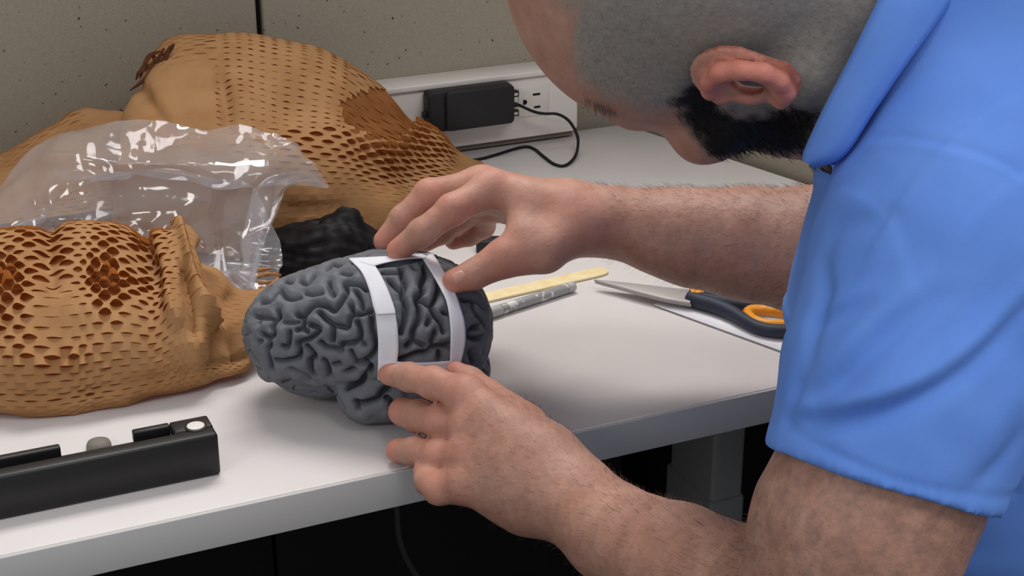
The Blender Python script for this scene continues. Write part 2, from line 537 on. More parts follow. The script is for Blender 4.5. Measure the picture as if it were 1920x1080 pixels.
bv, bf = surface(sdf_brain, BC - np.array([0.14, 0.14, 0.005]), BC + np.array([0.14, 0.14, 0.13]), 0.0009)
bv = relax(bv, bf, 2)
BRAIN_BVH = BVHTree.FromPolygons([Vector(q) for q in bv], bf.tolist())
def on_brain(px, py, lift=0.0):
    r = ray(np.array(float(px)), np.array(float(py)))
    hit, n, i, dist = BRAIN_BVH.ray_cast(Vector(CAM), Vector(r))
    if hit is None: return None
    return np.array(hit) + np.array(n) * lift
A_ = lambda *q: [(450 + x/7.104, 460 + y/7.104) for x, y in q]
B_ = lambda *q: [(450 + x/7.104, 580 + y/7.104) for x, y in q]
C_ = lambda *q: [(690 + x/4.5, 460 + y/4.5) for x, y in q]
D_ = lambda *q: [(500 + x/7.385, 680 + y/7.385) for x, y in q]
SULCI = [(1.0, A_((1690,590),(1600,530),(1480,515),(1400,510),(1415,620),(1370,720),(1300,830),(1250,870),(1150,810),(1040,790),(960,830),(890,900),(840,950),(770,920))),
 (1.0, B_((1060,40),(1130,120),(1220,200),(1240,300),(1230,420))), (1.0, B_((1220,200),(1330,220),(1430,240),(1460,150),(1500,80),(1620,60),(1750,20))),
 (0.9, A_((1480,800),(1500,920))), (0.9, A_((1540,600),(1600,720),(1630,840))), (0.7, A_((1190,490),(1200,600),(1250,670))),
 (0.5, A_((880,640),(980,660),(1090,640))), (0.5, A_((800,480),(900,520),(980,420))), (0.7, A_((1180,330),(1220,260),(1330,280))),
 (0.6, A_((540,600),(600,690),(700,720),(800,700))), (0.6, A_((280,770),(400,750),(480,660),(540,600))), (0.8, A_((500,860),(530,960),(490,1000))),
 (0.6, A_((200,950),(330,950),(450,990))), (0.5, A_((600,490),(690,510))), (0.5, A_((1350,380),(1480,400))),
 (1.0, B_((1750,100),(1760,250),(1800,400),(1810,520),(1720,650),(1600,700))),
 (1.0, B_((770,80),(850,110),(840,260),(890,295))), (0.8, B_((760,275),(840,260))),
 (1.0, B_((930,200),(1010,230),(1050,270),(1000,340),(900,400),(780,440),(800,540),(780,640),(700,670),(580,690),(480,680))),
 (1.0, B_((890,490),(960,560),(1000,630),(940,680),(950,800),(990,870))),
 (1.0, B_((1080,440),(1150,500),(1270,520),(1340,540),(1360,460),(1480,450),(1590,400),(1600,280),(1560,160))), (0.8, B_((1590,400),(1650,470))),
 (0.9, B_((1480,560),(1520,640),(1560,700))), (1.0, B_((1130,680),(1170,760),(1200,890))), (0.8, B_((1250,740),(1330,720))), (0.8, B_((1420,830),(1510,790))),
 (0.9, B_((660,300),(650,420),(620,510),(570,490))), (1.0, B_((290,320),(380,370),(450,330),(440,230),(500,120),(510,20))),
 (1.0, B_((380,370),(400,470),(360,540),(390,640),(430,790))), (0.7, B_((200,90),(280,110),(400,120))), (0.6, B_((270,110),(260,180))),
 (0.5, B_((600,170),(700,180),(780,170))), (1.4, B_((1560,710),(1650,720),(1740,760),(1700,870),(1560,980),(1450,1040))),
 (0.5, B_((690,790),(860,860),(960,930))), (0.5, B_((240,430),(290,420))),
 (1.2, C_((100,180),(250,160),(450,120))), (0.9, C_((130,240),(280,235))), (1.1, C_((280,190),(290,260),(310,340),(290,420),(315,520),(310,640),(275,740))),
 (1.1, C_((450,120),(480,230),(450,330),(460,390),(410,450),(430,540),(430,640),(385,720),(375,800),(330,850))),
 (0.9, C_((445,460),(530,510),(590,400),(600,340))), (1.0, C_((530,510),(560,590),(620,660),(640,730))), (0.8, C_((375,800),(440,830),(480,850))),
 (1.1, C_((260,970),(340,940),(420,910),(500,900),(550,860),(690,840))), (0.9, C_((570,730),(545,800),(545,860))), (0.9, C_((600,900),(605,960))),
 (0.8, C_((180,300),(250,370),(300,400))), (0.6, C_((640,570),(690,580))), (0.9, C_((880,470),(900,560),(960,640),(990,690))),
 (0.9, C_((850,740),(880,700),(940,690))), (0.9, C_((850,770),(900,790),(960,780))), (0.9, C_((860,900),(880,1000))), (0.7, C_((790,460),(900,470),(960,520))),
 (0.6, C_((500,670),(520,630))), (0.6, C_((390,190),(400,200))),
 (1.3, D_((1240,540),(1310,560),(1440,530),(1540,480),(1600,400),(1680,340))), (0.9, D_((1240,540),(1270,640))), (1.0, D_((1650,480),(1720,530),(1740,600)))]
gd = np.full(len(bv), 1.0)           # groove amount from traced sulci: 0 inside a groove, 1 on top of a gyrus
gdep = np.zeros(len(bv))
near = np.full(len(bv), 1.0)
for wgt, pl in SULCI:
    pl = catmull(pl, max(6, int(len(pl)*5)))
    L = [on_brain(x, y) for x, y in pl]
    L = [q for q in L if q is not None]
    if len(L) < 2: continue
    d = dist_lines(bv, [L])
    near = np.minimum(near, d)
    gdep = np.maximum(gdep, wgt * np.exp(-(np.minimum(d, 0.05) / (0.00150*(0.55 + 0.45*wgt)))**3))
# everywhere the photograph shows nothing traced: a winding labyrinth of the same spacing
q = (bv - BC) * (2*math.pi/0.0235)
wq = q + 1.5*np.stack([fbm(bv, 45, 2, s) for s in (13, 25, 39)], -1)
gy = np.sin(wq[:, 0])*np.cos(wq[:, 1]) + np.sin(wq[:, 1])*np.cos(wq[:, 2]) + np.sin(wq[:, 2])*np.cos(wq[:, 0])
lab = np.exp(-(np.abs(gy)/0.17)**2.6)
far = smooth01(0.008, 0.013, near)
bn = vnormals(bv, bf)
loc = (bv - BC) @ BAX.T
keep = np.where(loc[:, 2] < 0.018, 0.0, 1.0)
amt = np.maximum(gdep, lab*0.75*far*keep)
swell = 0.0018*smooth01(0.001, 0.006, np.minimum(near, 1))*(1-far)
bv2 = bv - bn * (amt*0.0078)[:, None] + bn*swell[:, None] + bn*(0.0005*fbm(bv, 150, 2, 4))[:, None]
bv2[:, 2] = np.maximum(bv2[:, 2], DESK + 0.0006)
bv2 = relax(bv2, bf, 1, 0.3)
brain = link('brain_model', mesh_np('brain_model', bv2, bf), M_BRAIN.m)
tag(brain, 'matte grey plastic brain model with deep folds, held between two hands on the desk', 'brain model')
BRAIN2 = BVHTree.FromPolygons([Vector(q) for q in bv2], bf.tolist())

# ---- the white paper frame laid over it
M_PAPER = Mat('white_paper', srgb(232, 232, 238), 0.8, 0.2, Transmission_Weight=0.0)
M_PAPER.color(M_PAPER.ramp(M_PAPER.noise(60, 2), [(0.3, srgb(228, 228, 236)), (0.7, srgb(236, 236, 241))]))
def strip_on_brain(outer, inner, lift, n=30, m=7):
    go_, gi_ = catmull(outer, n), catmull(inner, n)
    rows = np.zeros((n, m, 3)); dep = np.zeros((n, m)); px = np.zeros((n, m, 2))
    for i in range(n):
        for j in range(m):
            t = j/(m-1); x, y = go_[i]*(1-t) + gi_[i]*t
            h = on_brain(x, y)
            dep[i, j] = np.nan if h is None else (h - CAM) @ FW
            px[i, j] = x, y
    fill = np.nanmax(dep)
    dep = np.where(np.isnan(dep), fill, dep)
    for _ in range(4):                                     # paper is stiff: it bridges the small hollows
        d2 = np.pad(dep, 1, mode='edge')
        dep = np.minimum(dep, (d2[:-2, 1:-1] + d2[2:, 1:-1] + d2[1:-1, :-2] + d2[1:-1, 2:])/4)
    return P(px[..., 0], px[..., 1], dep - lift)
frame_strips = [
 ([(654,484),(695,482),(735,480),(775,477),(812,474)], [(700,499),(722,493),(747,488),(770,485),(796,484)], 0.0026),
 ([(654,485),(677,509),(691,540),(700,575),(705,590)], [(699,492),(712,512),(726,540),(738,572),(742,588)], 0.0022),
 ([(703,578),(707,613),(709,640),(709,661),(708,712)], [(739,578),(745,612),(747,650),(745,678),(744,706)], 0.0029),
 ([(811,474),(833,509),(850,540),(861,570),(871,605),(872,645),(862,690)], [(792,484),(812,516),(828,545),(838,568),(844,606),(845,640),(843,690)], 0.0022),
 ([(710,676),(745,678),(780,680),(815,679),(858,675)], [(710,712),(745,710),(780,706),(815,702),(856,696)], 0.0034)]
pf_o = empty('paper_cutout', tuple(on_brain(725, 640)))
tag(pf_o, 'white paper frame of joined strips laid over the side of the grey brain', 'paper')
for outer, inner, lift in frame_strips:
    R = strip_on_brain(outer, inner, lift + (0.0032 if outer[0][1] < 500 else 0.0008))
    under(sheet('paper_strip', R, M_PAPER.m, None, 0.0004), pf_o)
# ================================================================== the person
def cone_f(*a): return lambda p: s_cone(p, *a)
def boxed(p, pts, pad, fn):
    """evaluate fn only near pts; farther off, the distance to their box is enough"""
    pts = np.asarray(pts); lo, hi = pts.min(0) - pad, pts.max(0) + pad
    o = np.linalg.norm(np.maximum(np.maximum(lo - p, p - hi), 0), axis=-1) + 0.03
    m = ((p > lo - 0.0) & (p < hi + 0.0)).all(-1)
    if m.any(): o[m] = fn(p[m])
    return o
def pj(*q):
    """joints given as (pixel x, pixel y, depth, radius)"""
    return np.array([P(np.array(float(a)), np.array(float(b)), float(c)) for a, b, c, r in q]), [r for *_, r in q]

# ---- right (far) arm and hand
R_ARM = pj((1078,414,1.140,.0230),(1152,417,1.140,.0238),(1240,434,1.138,.0293),(1300,446,1.136,.0335),(1400,457,1.132,.0388),(1520,470,1.122,.0440),(1700,505,1.105,.0470),(1990,360,1.11,.058))
R_FING = [pj((925,352,1.132,.0125),(848,393,1.114,.0106),(791,436,1.112,.0094),(745,470,1.118,.0080)),
          pj((908,346,1.152,.0125),(805,364,1.146,.0106),(756,411,1.148,.0094),(720,452,1.150,.0080)),
          pj((905,361,1.174,.0118),(868,404,1.205,.0100),(830,434,1.214,.0088),(797,454,1.212,.0078)),
          pj((918,385,1.194,.0105),(905,424,1.222,.0088),(880,440,1.228,.0080),(850,452,1.226,.0070))]
R_META = [pj((1055,398,1.125,.0190),(925,352,1.132,.0128)), pj((1055,394,1.140,.0190),(908,346,1.152,.0128)), pj((1055,398,1.155,.0180),(905,361,1.174,.0120)), pj((1055,405,1.165,.0170),(918,385,1.194,.0110))]
R_THUMB = pj((1075,425,1.120,.0185),(1020,468,1.108,.0165),(945,484,1.106,.0138),(888,515,1.104,.0104),(852,527,1.103,.0088))
R_WEB = pj((985,385,1.126,.0130),(985,440,1.112,.0140))
# ---- left (near) arm and hand
L_ARM = pj((1008,893,1.010,.0300),(1072,934,0.985,.0275),(1150,1000,0.950,.0292),(1270,1060,0.900,.0345),(1400,1125,0.850,.0385),(1520,1175,0.800,.0420),(1606,1000,0.795,.0530),(1652,905,0.795,.0520),(1695,765,0.796,.0470),(1830,360,0.805,.0480))
L_FING = [pj((876,743,1.035,.0122),(846,729,1.043,.0100),(812,718,1.050,.0102),(767,707,1.068,.0091),(729,702,1.083,.0077)),
          pj((886,802,1.028,.0124),(857,797,1.038,.0104),(826,790,1.050,.0108),(783,780,1.070,.0104),(755,772,1.084,.0101)),
          pj((878,857,1.020,.0122),(852,857,1.028,.0098),(824,855,1.038,.0104),(777,847,1.058,.0092),(747,845,1.071,.0086)),
          pj((872,905,1.015,.0120),(824,915,1.022,.0102),(806,902,1.032,.0092),(796,884,1.042,.0078))]
L_META = [pj((1005,858,1.003,.0215),(874,744,1.035,.0126)), pj((1000,880,1.000,.0220),(884,800,1.028,.0128)), pj((990,910,1.000,.0220),(876,855,1.020,.0126)), pj((980,935,1.003,.0200),(872,905,1.015,.0124))]
L_THUMB = pj((975,800,1.030,.0170),(912,748,1.060,.0130),(880,716,1.080,.0104),(855,696,1.087,.0072))

def hand_sdf(p, meta, fing, thumb, web, wk):
    d = None
    for a, r in meta:
        e = s_cone(p, a[0], a[1], r[0], r[1])
        d = e if d is None else smin(d, e, 0.010)
    if web is not None:
        d = smin(d, s_chain(p, web[0], web[1]), 0.010)
    f = None
    for a, r in fing:
        e = s_chain(p, a, r, 0.0022)
        e = smin(e, np.linalg.norm(p - (a[0]*0.9 + a[1]*0.1), axis=-1) - r[0]*1.10, 0.006)
        for k in (-3, -2):                                            # knuckle swellings
            e = smin(e, np.linalg.norm(p - a[k], axis=-1) - r[k]*1.05, 0.004)
        f = e if f is None else smin(f, e, 0.0012)
    d = smin(d, f, 0.0045)
    return smin(d, s_chain(p, thumb[0], thumb[1], 0.003), wk)
# ---- head frame
HS = 1.064
def _cv(r, u, a): return RT*r + UP*u + FW*a
HU = _cv(-0.936, 0.308, -0.168); HU /= np.linalg.norm(HU)           # crown of the head
HF = _cv(-0.308, -0.490, 0.815); HF -= HU*(HF @ HU); HF /= np.linalg.norm(HF)   # where the face looks
HL = np.cross(HF, HU)
if HL @ FW > 0: HL = -HL                                            # the ear towards us
EAR_P = P(np.array(1408.0), np.array(158.0), 0.79)
HO = EAR_P - HL*0.082*HS + HF*0.006*HS
def hd(u, f, l): return HO + (HU*u + HF*f + HL*l)*HS
HAX = np.array([HU, HF, HL])
def head_sdf(p):
    q = (p - HO) @ HAX.T / HS
    I3 = np.eye(3)
    d = s_ell(q, (0.047, -0.006, 0), I3, (0.086, 0.099, 0.077))
    d = smin(d, s_ell(q, (0.040, 0.045, 0), I3, (0.060, 0.056, 0.064)), 0.03)
    d = smin(d, s_ell(q, (-0.035, 0.050, 0), I3, (0.072, 0.048, 0.056)), 0.03)
    for s in (1, -1):
        d = smin(d, s_cone(q, (-0.030, 0.005, 0.054*s), (-0.062, 0.018, 0.050*s), 0.018, 0.016), 0.02)
        d = smin(d, s_cone(q, (-0.062, 0.018, 0.050*s), (-0.104, 0.076, 0.014*s), 0.016, 0.015), 0.02)
        d = smin(d, s_ell(q, (-0.008, 0.066, 0.050*s), I3, (0.018, 0.026, 0.016)), 0.015)
        d = smin(d, s_cone(q, (0.030, 0.093, 0.012*s), (0.030, 0.078, 0.046*s), 0.009, 0.008), 0.012)
        d = smax(d, -s_ell(q, (0.010, 0.108, 0.032*s), I3, (0.012, 0.014, 0.017)), 0.010)
        d = smin(d, s_ell(q, (0.010, 0.088, 0.031*s), I3, (0.012, 0.012, 0.012)), 0.002)
    d = smin(d, s_cone(q, (0.022, 0.098, 0), (-0.020, 0.118, 0), 0.008, 0.011), 0.008)
    for s in (1, -1): d = smin(d, s_ell(q, (-0.024, 0.108, 0.011*s), I3, (0.008, 0.010, 0.008)), 0.006)
    d = smin(d, s_ell(q, (-0.050, 0.097, 0), I3, (0.006, 0.010, 0.022)), 0.005)
    d = smin(d, s_ell(q, (-0.062, 0.094, 0), I3, (0.007, 0.010, 0.019)), 0.004)
    d = smin(d, s_cone(q, (-0.105, 0.078, -0.01), (-0.105, 0.078, 0.01), 0.016, 0.016), 0.015)
    # ears
    for s in (1, -1):
        def E(u, b, o):
            u, b = 0.58*u, 0.80*b
            u, b = u*0.985 + b*0.17, b*0.985 - u*0.17
            return np.array([u, -0.002 - b, (0.0775 + o + 0.06*b)*s])
        path = [E(0.004,-0.008,0.003), E(0.018,-0.013,0.005), E(0.029,-0.007,0.007), E(0.033,0.005,0.009), E(0.028,0.018,0.011), E(0.014,0.026,0.012), E(-0.004,0.027,0.011), E(-0.019,0.020,0.009), E(-0.028,0.009,0.007), E(-0.029,-0.002,0.005)]
        rad = [0.0020,0.0030,0.0036,0.0040,0.0044,0.0046,0.0046,0.0046,0.0052,0.0046]
        e = s_chain(q, path, rad, 0.002)
        plate = s_flatcone(q, E(0.014,0.006,0.002), E(-0.012,0.008,0.002), 0.021, 0.017, (0, 0.06, 1.0*s), 0.20)
        e = smin(e, plate, 0.003)
        e = smin(e, s_chain(q, [E(0.022,0.002,0.004), E(0.012,0.013,0.007), E(-0.006,0.016,0.007), E(-0.016,0.010,0.006)], [0.002,0.003,0.0034,0.003]), 0.003)
        e = smax(e, -s_ell(q, E(0.000, 0.005, 0.006), I3, (0.0085, 0.0075, 0.014)), 0.003)
        e = smin(e, s_ell(q, E(-0.004,-0.007,0.004), I3, (0.006, 0.004, 0.004)), 0.003)
        d = smin(d, e, 0.003)
    return d*HS
NECK = [hd(-0.045, -0.025, 0), P(np.array(1790.0), np.array(10.0), 0.86), P(np.array(1900.0), np.array(200.0), 0.93)]
# torso core, inside the shirt
T_C = [P(np.array(1900.0), np.array(330.0), 0.93), P(np.array(2020.0), np.array(600.0), 0.98), P(np.array(2150.0), np.array(900.0), 1.03), P(np.array(2250.0), np.array(1200.0), 1.06)]
CHEST = pj((1690,360,.90,.036),(1700,560,.93,.058),(1730,720,.95,.062),(1830,900,.98,.075))
S_R = R_ARM[0][-1]; S_L = L_ARM[0][-1]
def torso_sdf(q, g=0.0):
    d = smin(s_chain(q, T_C, [0.090+g, 0.110+g, 0.115+g, 0.11+g], 0.05), s_chain(q, [S_L, T_C[0], S_R], [0.052+g, 0.080+g, 0.060+g], 0.05), 0.04)
    return smin(d, s_chain(q, CHEST[0], [r+g for r in CHEST[1]], 0.03), 0.04)
def body_sdf(p):
    ra = boxed(p, np.vstack([R_ARM[0], R_THUMB[0]] + [a for a, r in R_FING]), 0.085, lambda q: smin(s_chain(q, R_ARM[0], R_ARM[1], 0.010), hand_sdf(q, R_META, R_FING, R_THUMB, R_WEB, 0.010), 0.022))
    la = boxed(p, np.vstack([L_ARM[0], L_THUMB[0]] + [a for a, r in L_FING]), 0.09, lambda q: smin(s_chain(q, L_ARM[0], L_ARM[1], 0.006), hand_sdf(q, L_META, L_FING, L_THUMB, None, 0.008), 0.022))
    hh = boxed(p, [HO], 0.19, head_sdf)
    nk = boxed(p, NECK, 0.10, lambda q: s_chain(q, NECK, [0.058, 0.060, 0.070], 0.02))
    tc = boxed(p, np.vstack([T_C, CHEST[0], [S_L, S_R]]), 0.16, lambda q: torso_sdf(q, -0.006))
    d = smin(hh, nk, 0.03)
    d = smin(d, tc, 0.03)
    d = smin(d, ra, 0.008)
    return smin(d, la, 0.008)
pv, pf = surface(body_sdf, CAM + np.array([0.0, 0.0, -0.85]), CAM + np.array([1.15, 1.20, 0.30]), 0.0019)
pv = relax(pv, pf, 2)
pn = vnormals(pv, pf)
PBVH = BVHTree.FromPolygons([Vector(q) for q in pv], pf.tolist())
def on_bvh(bvh, px, py):
    hit, n, i, dist = bvh.ray_cast(Vector(CAM), Vector(ray(np.array(float(px)), np.array(float(py)))))
    return (None, None) if hit is None else (np.array(hit), np.array(n))
def head_uf(pts):
    r = []
    for x, y in pts:
        h, n = on_bvh(PBVH, x, y)
        if h is not None: r.append(((h - HO) @ HAX.T / HS)[:2])
    return np.array(r)
# where short hair and beard grow, in head coordinates, alike on both sides
qh = (pv - HO) @ HAX.T / HS
onhead = (np.linalg.norm(qh, axis=1) < 0.17) & (qh[:, 0] > -0.19)
hl = head_uf([(1082,30),(1072,90),(1082,140),(1115,172),(1165,198),(1225,212),(1262,205)])
hl = hl[np.argsort(hl[:, 0])]
print('hairline', np.round(hl, 3).tolist())
hn = 0.004*fbm(pv, 120, 2, 7)
fb = np.interp(qh[:, 0], hl[:, 0], hl[:, 1])
earm = smooth01(0.0772, 0.0795, np.abs(qh[:, 2]) + 0.42*np.minimum(qh[:, 1], 0)*0)
earm *= (qh[:, 0] > -0.04) & (qh[:, 0] < 0.045) & (qh[:, 1] < 0.02) & (qh[:, 1] > -0.045)
hair = np.where(onhead, smooth01(-0.013, 0.015, fb - qh[:, 1] + 0.5*hn), 0)
neckfade = smooth01(-0.13, -0.09, qh[:, 0])
hair = hair * neckfade * (1 - earm)
bp = head_uf([(1292,160),(1272,190),(1296,240),(1330,285),(1420,283),(1500,285),(1545,250),(1525,215),(1480,200),(1440,222),(1390,222),(1350,205),(1322,185)])
bp = np.vstack([bp, ]) 
print('beard', np.round(bp, 3).tolist())
def poly_sd(q, poly):
    d = np.full(len(q), 1e9); ins = np.zeros(len(q), bool)
    for a, b in zip(poly, np.roll(poly, -1, 0)):
        ab = b - a; t = np.clip(((q - a) @ ab)/(ab @ ab), 0, 1)
        d = np.minimum(d, np.linalg.norm(q - a - t[:, None]*ab, axis=1))
        c = (a[1] > q[:, 1]) != (b[1] > q[:, 1])
        xi = a[0] + (q[:, 1] - a[1])/(b[1] - a[1] + 1e-12)*(b[0] - a[0])
        ins ^= c & (q[:, 0] < xi)
    return np.where(ins, -d, d)
beard = np.zeros(len(pv))
m = np.where(onhead)[0]
bd = poly_sd(qh[m][:, :2] + 0.003*np.stack([fbm(pv[m], 160, 2, 3), fbm(pv[m], 160, 2, 8)], -1), bp)
beard[m] = 1 - smooth01(-0.004, 0.007, bd)
chin = smooth01(-0.062, -0.078, qh[:, 0]) * (qh[:, 1] > 0.0) * onhead    # round the chin and under the jaw
beard = np.maximum(beard, chin) * (1 - earm)
hair = np.maximum(hair, beard)
earback_shade = earm * smooth01(0.15, 0.55, -(pn @ HF)) * smooth01(0.75, 0.45, np.abs(pn @ HL)) * (1 - smooth01(0.084, 0.088, np.abs(qh[:, 2])))  # flushed skin plus the shade behind the ear, put into the colour
# redder skin: ear rims, finger ends and knuckles
red = earm * (0.12 + 0.7*smooth01(0.081, 0.087, np.abs(qh[:, 2])))
for a, r in R_FING + L_FING + [R_THUMB, L_THUMB]:
    for k, w in ((-1, 0.5), (-3, 0.3), (0, 0.25)):
        dd = np.linalg.norm(pv - a[k], axis=1)
        red = np.maximum(red, w*(1 - smooth01(r[k]*0.8, r[k]*2.1, dd)))

def armw(ch, lo, hi_):
    d = np.full(len(pv), 1e9); tt = np.zeros(len(pv))
    for k in range(lo, hi_):
        a, b = ch[k], ch[k+1]; ab = b - a
        t = np.clip(((pv - a) @ ab)/(ab @ ab), 0, 1)
        e = np.linalg.norm(pv - a - t[:, None]*ab, axis=1)
        d = np.minimum(d, e)
    return (d < 0.058).astype(float)
wr = armw(R_ARM[0], 0, 6) * smooth01(0.0, 0.03, (pv - R_ARM[0][0]) @ RT) * (0.25 + np.clip(pn @ UP, 0, 1))
wl = armw(L_ARM[0], 0, 5) * (0.3 + np.clip(pn @ UP, 0, 1))
armh_shade = np.clip(np.maximum(armw(R_ARM[0], 0, 6)*smooth01(0.0, 0.06, (pv - R_ARM[0][0]) @ RT), np.maximum(armw(L_ARM[0], 0, 8)*0.9, armw(L_ARM[0], 5, 8)*1.7)), 0, 1.7)  # arm hair tint; stronger on the upper arm to paint in sleeve shade too
M_SKIN = Mat('skin', srgb(206, 160, 138), 0.52, 0.35)
_n1 = M_SKIN.noise(45, 4, 0.6); _n2 = M_SKIN.noise(420, 3, 0.6)
_c = M_SKIN.ramp(_n1, [(0.28, srgb(174, 126, 107)), (0.52, srgb(189, 142, 123)), (0.75, srgb(200, 157, 138))])
_c = M_SKIN.mix(M_SKIN.ramp(_n2, [(0.45, (0,0,0,1)), (0.75, (0.35,0.35,0.35,1))]), _c, srgb(178, 124, 104))
_n3 = M_SKIN.noise(130, 5, 0.75)
_mm = M_SKIN.node('ShaderNodeMath', operation='MULTIPLY'); M_SKIN.lk(M_SKIN.ramp(_n3, [(0.40, (0.14,0.14,0.14,1)), (0.70, (0.44,0.44,0.44,1))]), _mm.inputs[0]); M_SKIN.lk(M_SKIN.attr('armhair_shade'), _mm.inputs[1])
_c = M_SKIN.mix(_mm.outputs[0], _c, srgb(112, 90, 80))
_c = M_SKIN.mix(M_SKIN.attr('red'), _c, srgb(208, 128, 112))
_h = M_SKIN.ramp(M_SKIN.noise(260, 3, 0.7), [(0.3, srgb(148, 141, 133)), (0.7, srgb(164, 158, 150))])
_c = M_SKIN.mix(M_SKIN.attr('hair'), _c, _h)
_c = M_SKIN.mix(M_SKIN.attr('earback_shade'), _c, srgb(150, 84, 70))
_c = M_SKIN.mix(M_SKIN.attr('beard'), _c, srgb(36, 33, 33))
M_SKIN.color(_c)
M_SKIN.b.inputs['Subsurface Weight'].default_value = 0.12
M_SKIN.b.inputs['Subsurface Radius'].default_value = (0.010, 0.004, 0.002)
M_SKIN.b.inputs['Subsurface Scale'].default_value = 0.6
M_SKIN.bump(M_SKIN.noise(600, 4, 0.65), 0.25, 0.0008)
M_SKIN.bump(M_SKIN.noise(110, 3, 0.6), 0.35, 0.0020)
pme = mesh_np('person', pv, pf)
vattr(pme, 'hair', hair); vattr(pme, 'beard', beard); vattr(pme, 'red', red); vattr(pme, 'armhair_shade', armh_shade); vattr(pme, 'earback_shade', earback_shade)
body = link('person', pme, M_SKIN.m)
tag(body, 'bearded person with buzzed hair in a blue polo shirt, bending over the desk', 'person')

# ---- hairs: short spikes standing on the skin
def hairs(name, base, nrm, length, lean, r, mat, seed=1, curve=0.3):
    rng = np.random.RandomState(seed)
    n = len(base)
    L = length * (0.6 + 0.8*rng.rand(n))[:, None]
    t = nrm + lean + 0.25*rng.normal(size=(n, 3)); t /= np.linalg.norm(t, axis=1)[:, None]
    s = np.cross(t, rng.normal(size=(n, 3))); s /= np.linalg.norm(s, axis=1)[:, None] + 1e-9
    s2 = np.cross(t, s)
    mid = base + t*L*0.55
    t2 = t + lean*curve - nrm*curve; t2 /= np.linalg.norm(t2, axis=1)[:, None]
    tip = mid + t2*L*0.5
    ring = lambda c, rr: [c + rr*s, c - rr*0.5*s + rr*0.87*s2, c - rr*0.5*s - rr*0.87*s2]
    v = np.stack(ring(base - nrm*0.0006, r) + ring(mid, r*0.7) + [tip], 1).reshape(-1, 3)
    o = np.arange(n)[:, None]*7
    f = []
    for a, b in ((0,1),(1,2),(2,0)):
        f += [o + np.array([[a, b, b+3]]), o + np.array([[a, b+3, a+3]]), o + np.array([[a+3, b+3, 6]])]
    return link(name, mesh_np(name, v, np.concatenate(f)), mat, body)
rngh = np.random.RandomState(5)
def pick(prob, n):
    p = prob / prob.sum()
    return rngh.choice(len(prob), n, p=p)
M_BUZZ = Mat('short_grey_brown_hair', srgb(122, 114, 106), 0.7, 0.2)
M_BEARD = Mat('black_beard_hair', srgb(28, 25, 25), 0.6, 0.25)
M_ARMHAIR = Mat('arm_hair', srgb(92, 66, 50), 0.6, 0.2)
i = pick((hair*(1-beard))**3 + 1e-12, 9000)
tag(hairs('buzz_cut', pv[i] + 0.0008*rngh.normal(size=(len(i), 3)), pn[i], 0.0024, -HU*0.4 - HF*0.2, 0.00010, M_BUZZ.m, 2), 'short grey brown hair', kind='stuff')
i = pick(beard**2 + 1e-12, 8000)
tag(hairs('beard', pv[i] + 0.0008*rngh.normal(size=(len(i), 3)), pn[i], 0.0052, -HU*1.3, 0.00020, M_BEARD.m, 3), 'short black beard', kind='stuff')
lean_r = (R_ARM[0][0] - R_ARM[0][3]); lean_r /= np.linalg.norm(lean_r)
lean_l = (L_ARM[0][0] - L_ARM[0][3]); lean_l /= np.linalg.norm(lean_l)
i = pick(wr + 1e-12, 2600); j = pick(wl + 1e-12, 1800)
k = np.concatenate([i, j])
ln = np.vstack([np.tile(lean_r, (len(i), 1)), np.tile(lean_l, (len(j), 1))])*1.3 - 0.5*ZU
tag(hairs('arm_hair', pv[k], pn[k], 0.0070, ln, 0.00007, M_ARMHAIR.m, 4), 'fine brown arm hair', kind='stuff')

eb = [on_bvh(PBVH, x, y) for x, y in zip(np.linspace(1106, 1150, 12), np.linspace(186, 211, 12))]
ebv, ebn = [], []
for h, n in eb:
    if h is None: continue
    for k in range(9):
        ebv.append(h + 0.0022*rngh.normal(size=3)*np.array([1, 1, 0.6])); ebn.append(n)
ebv = np.array(ebv); ebn = np.array(ebn)
tag(hairs('eyebrow', ebv, ebn, 0.0050, HF*0.8 - HU*0.9, 0.00016, M_BUZZ.m, 9), 'dark eyebrow hair', kind='stuff')
# ---- the thumbnail
def nail(cx, cy, ax, ay, hw, hh):
    rows = []
    for v_ in np.linspace(-1, 1, 7):
        row = []
        for u_ in np.linspace(-1, 1, 9):
            k = (1 - abs(u_)**4*0.25*abs(v_))
            x = cx + ax[0]*u_*hw*(1 - 0.15*v_*v_) + ay[0]*v_*hh*k; y = cy + ax[1]*u_*hw*(1 - 0.15*v_*v_) + ay[1]*v_*hh*k
            h, n = on_bvh(PBVH, x, y)
            row.append(h + n*(0.0007 - 0.0008*max(abs(u_), abs(v_))**6))
        rows.append(row)
    v = np.array(rows).reshape(-1, 3)
    f = np.array([[r*9+c, r*9+c+1, (r+1)*9+c+1, (r+1)*9+c] for r in range(6) for c in range(8)])[:, ::-1]
    return v, f
M_NAIL = Mat('fingernail', srgb(206, 154, 138), 0.35, 0.45)
v_, f_ = nail(860, 519, (-0.88, 0.47), (0.47, 0.88), 13, 11)
o = link('thumbnail', mesh_np('thumbnail', v_, f_), M_NAIL.m, body); o['label'] = 'pale pink thumbnail'
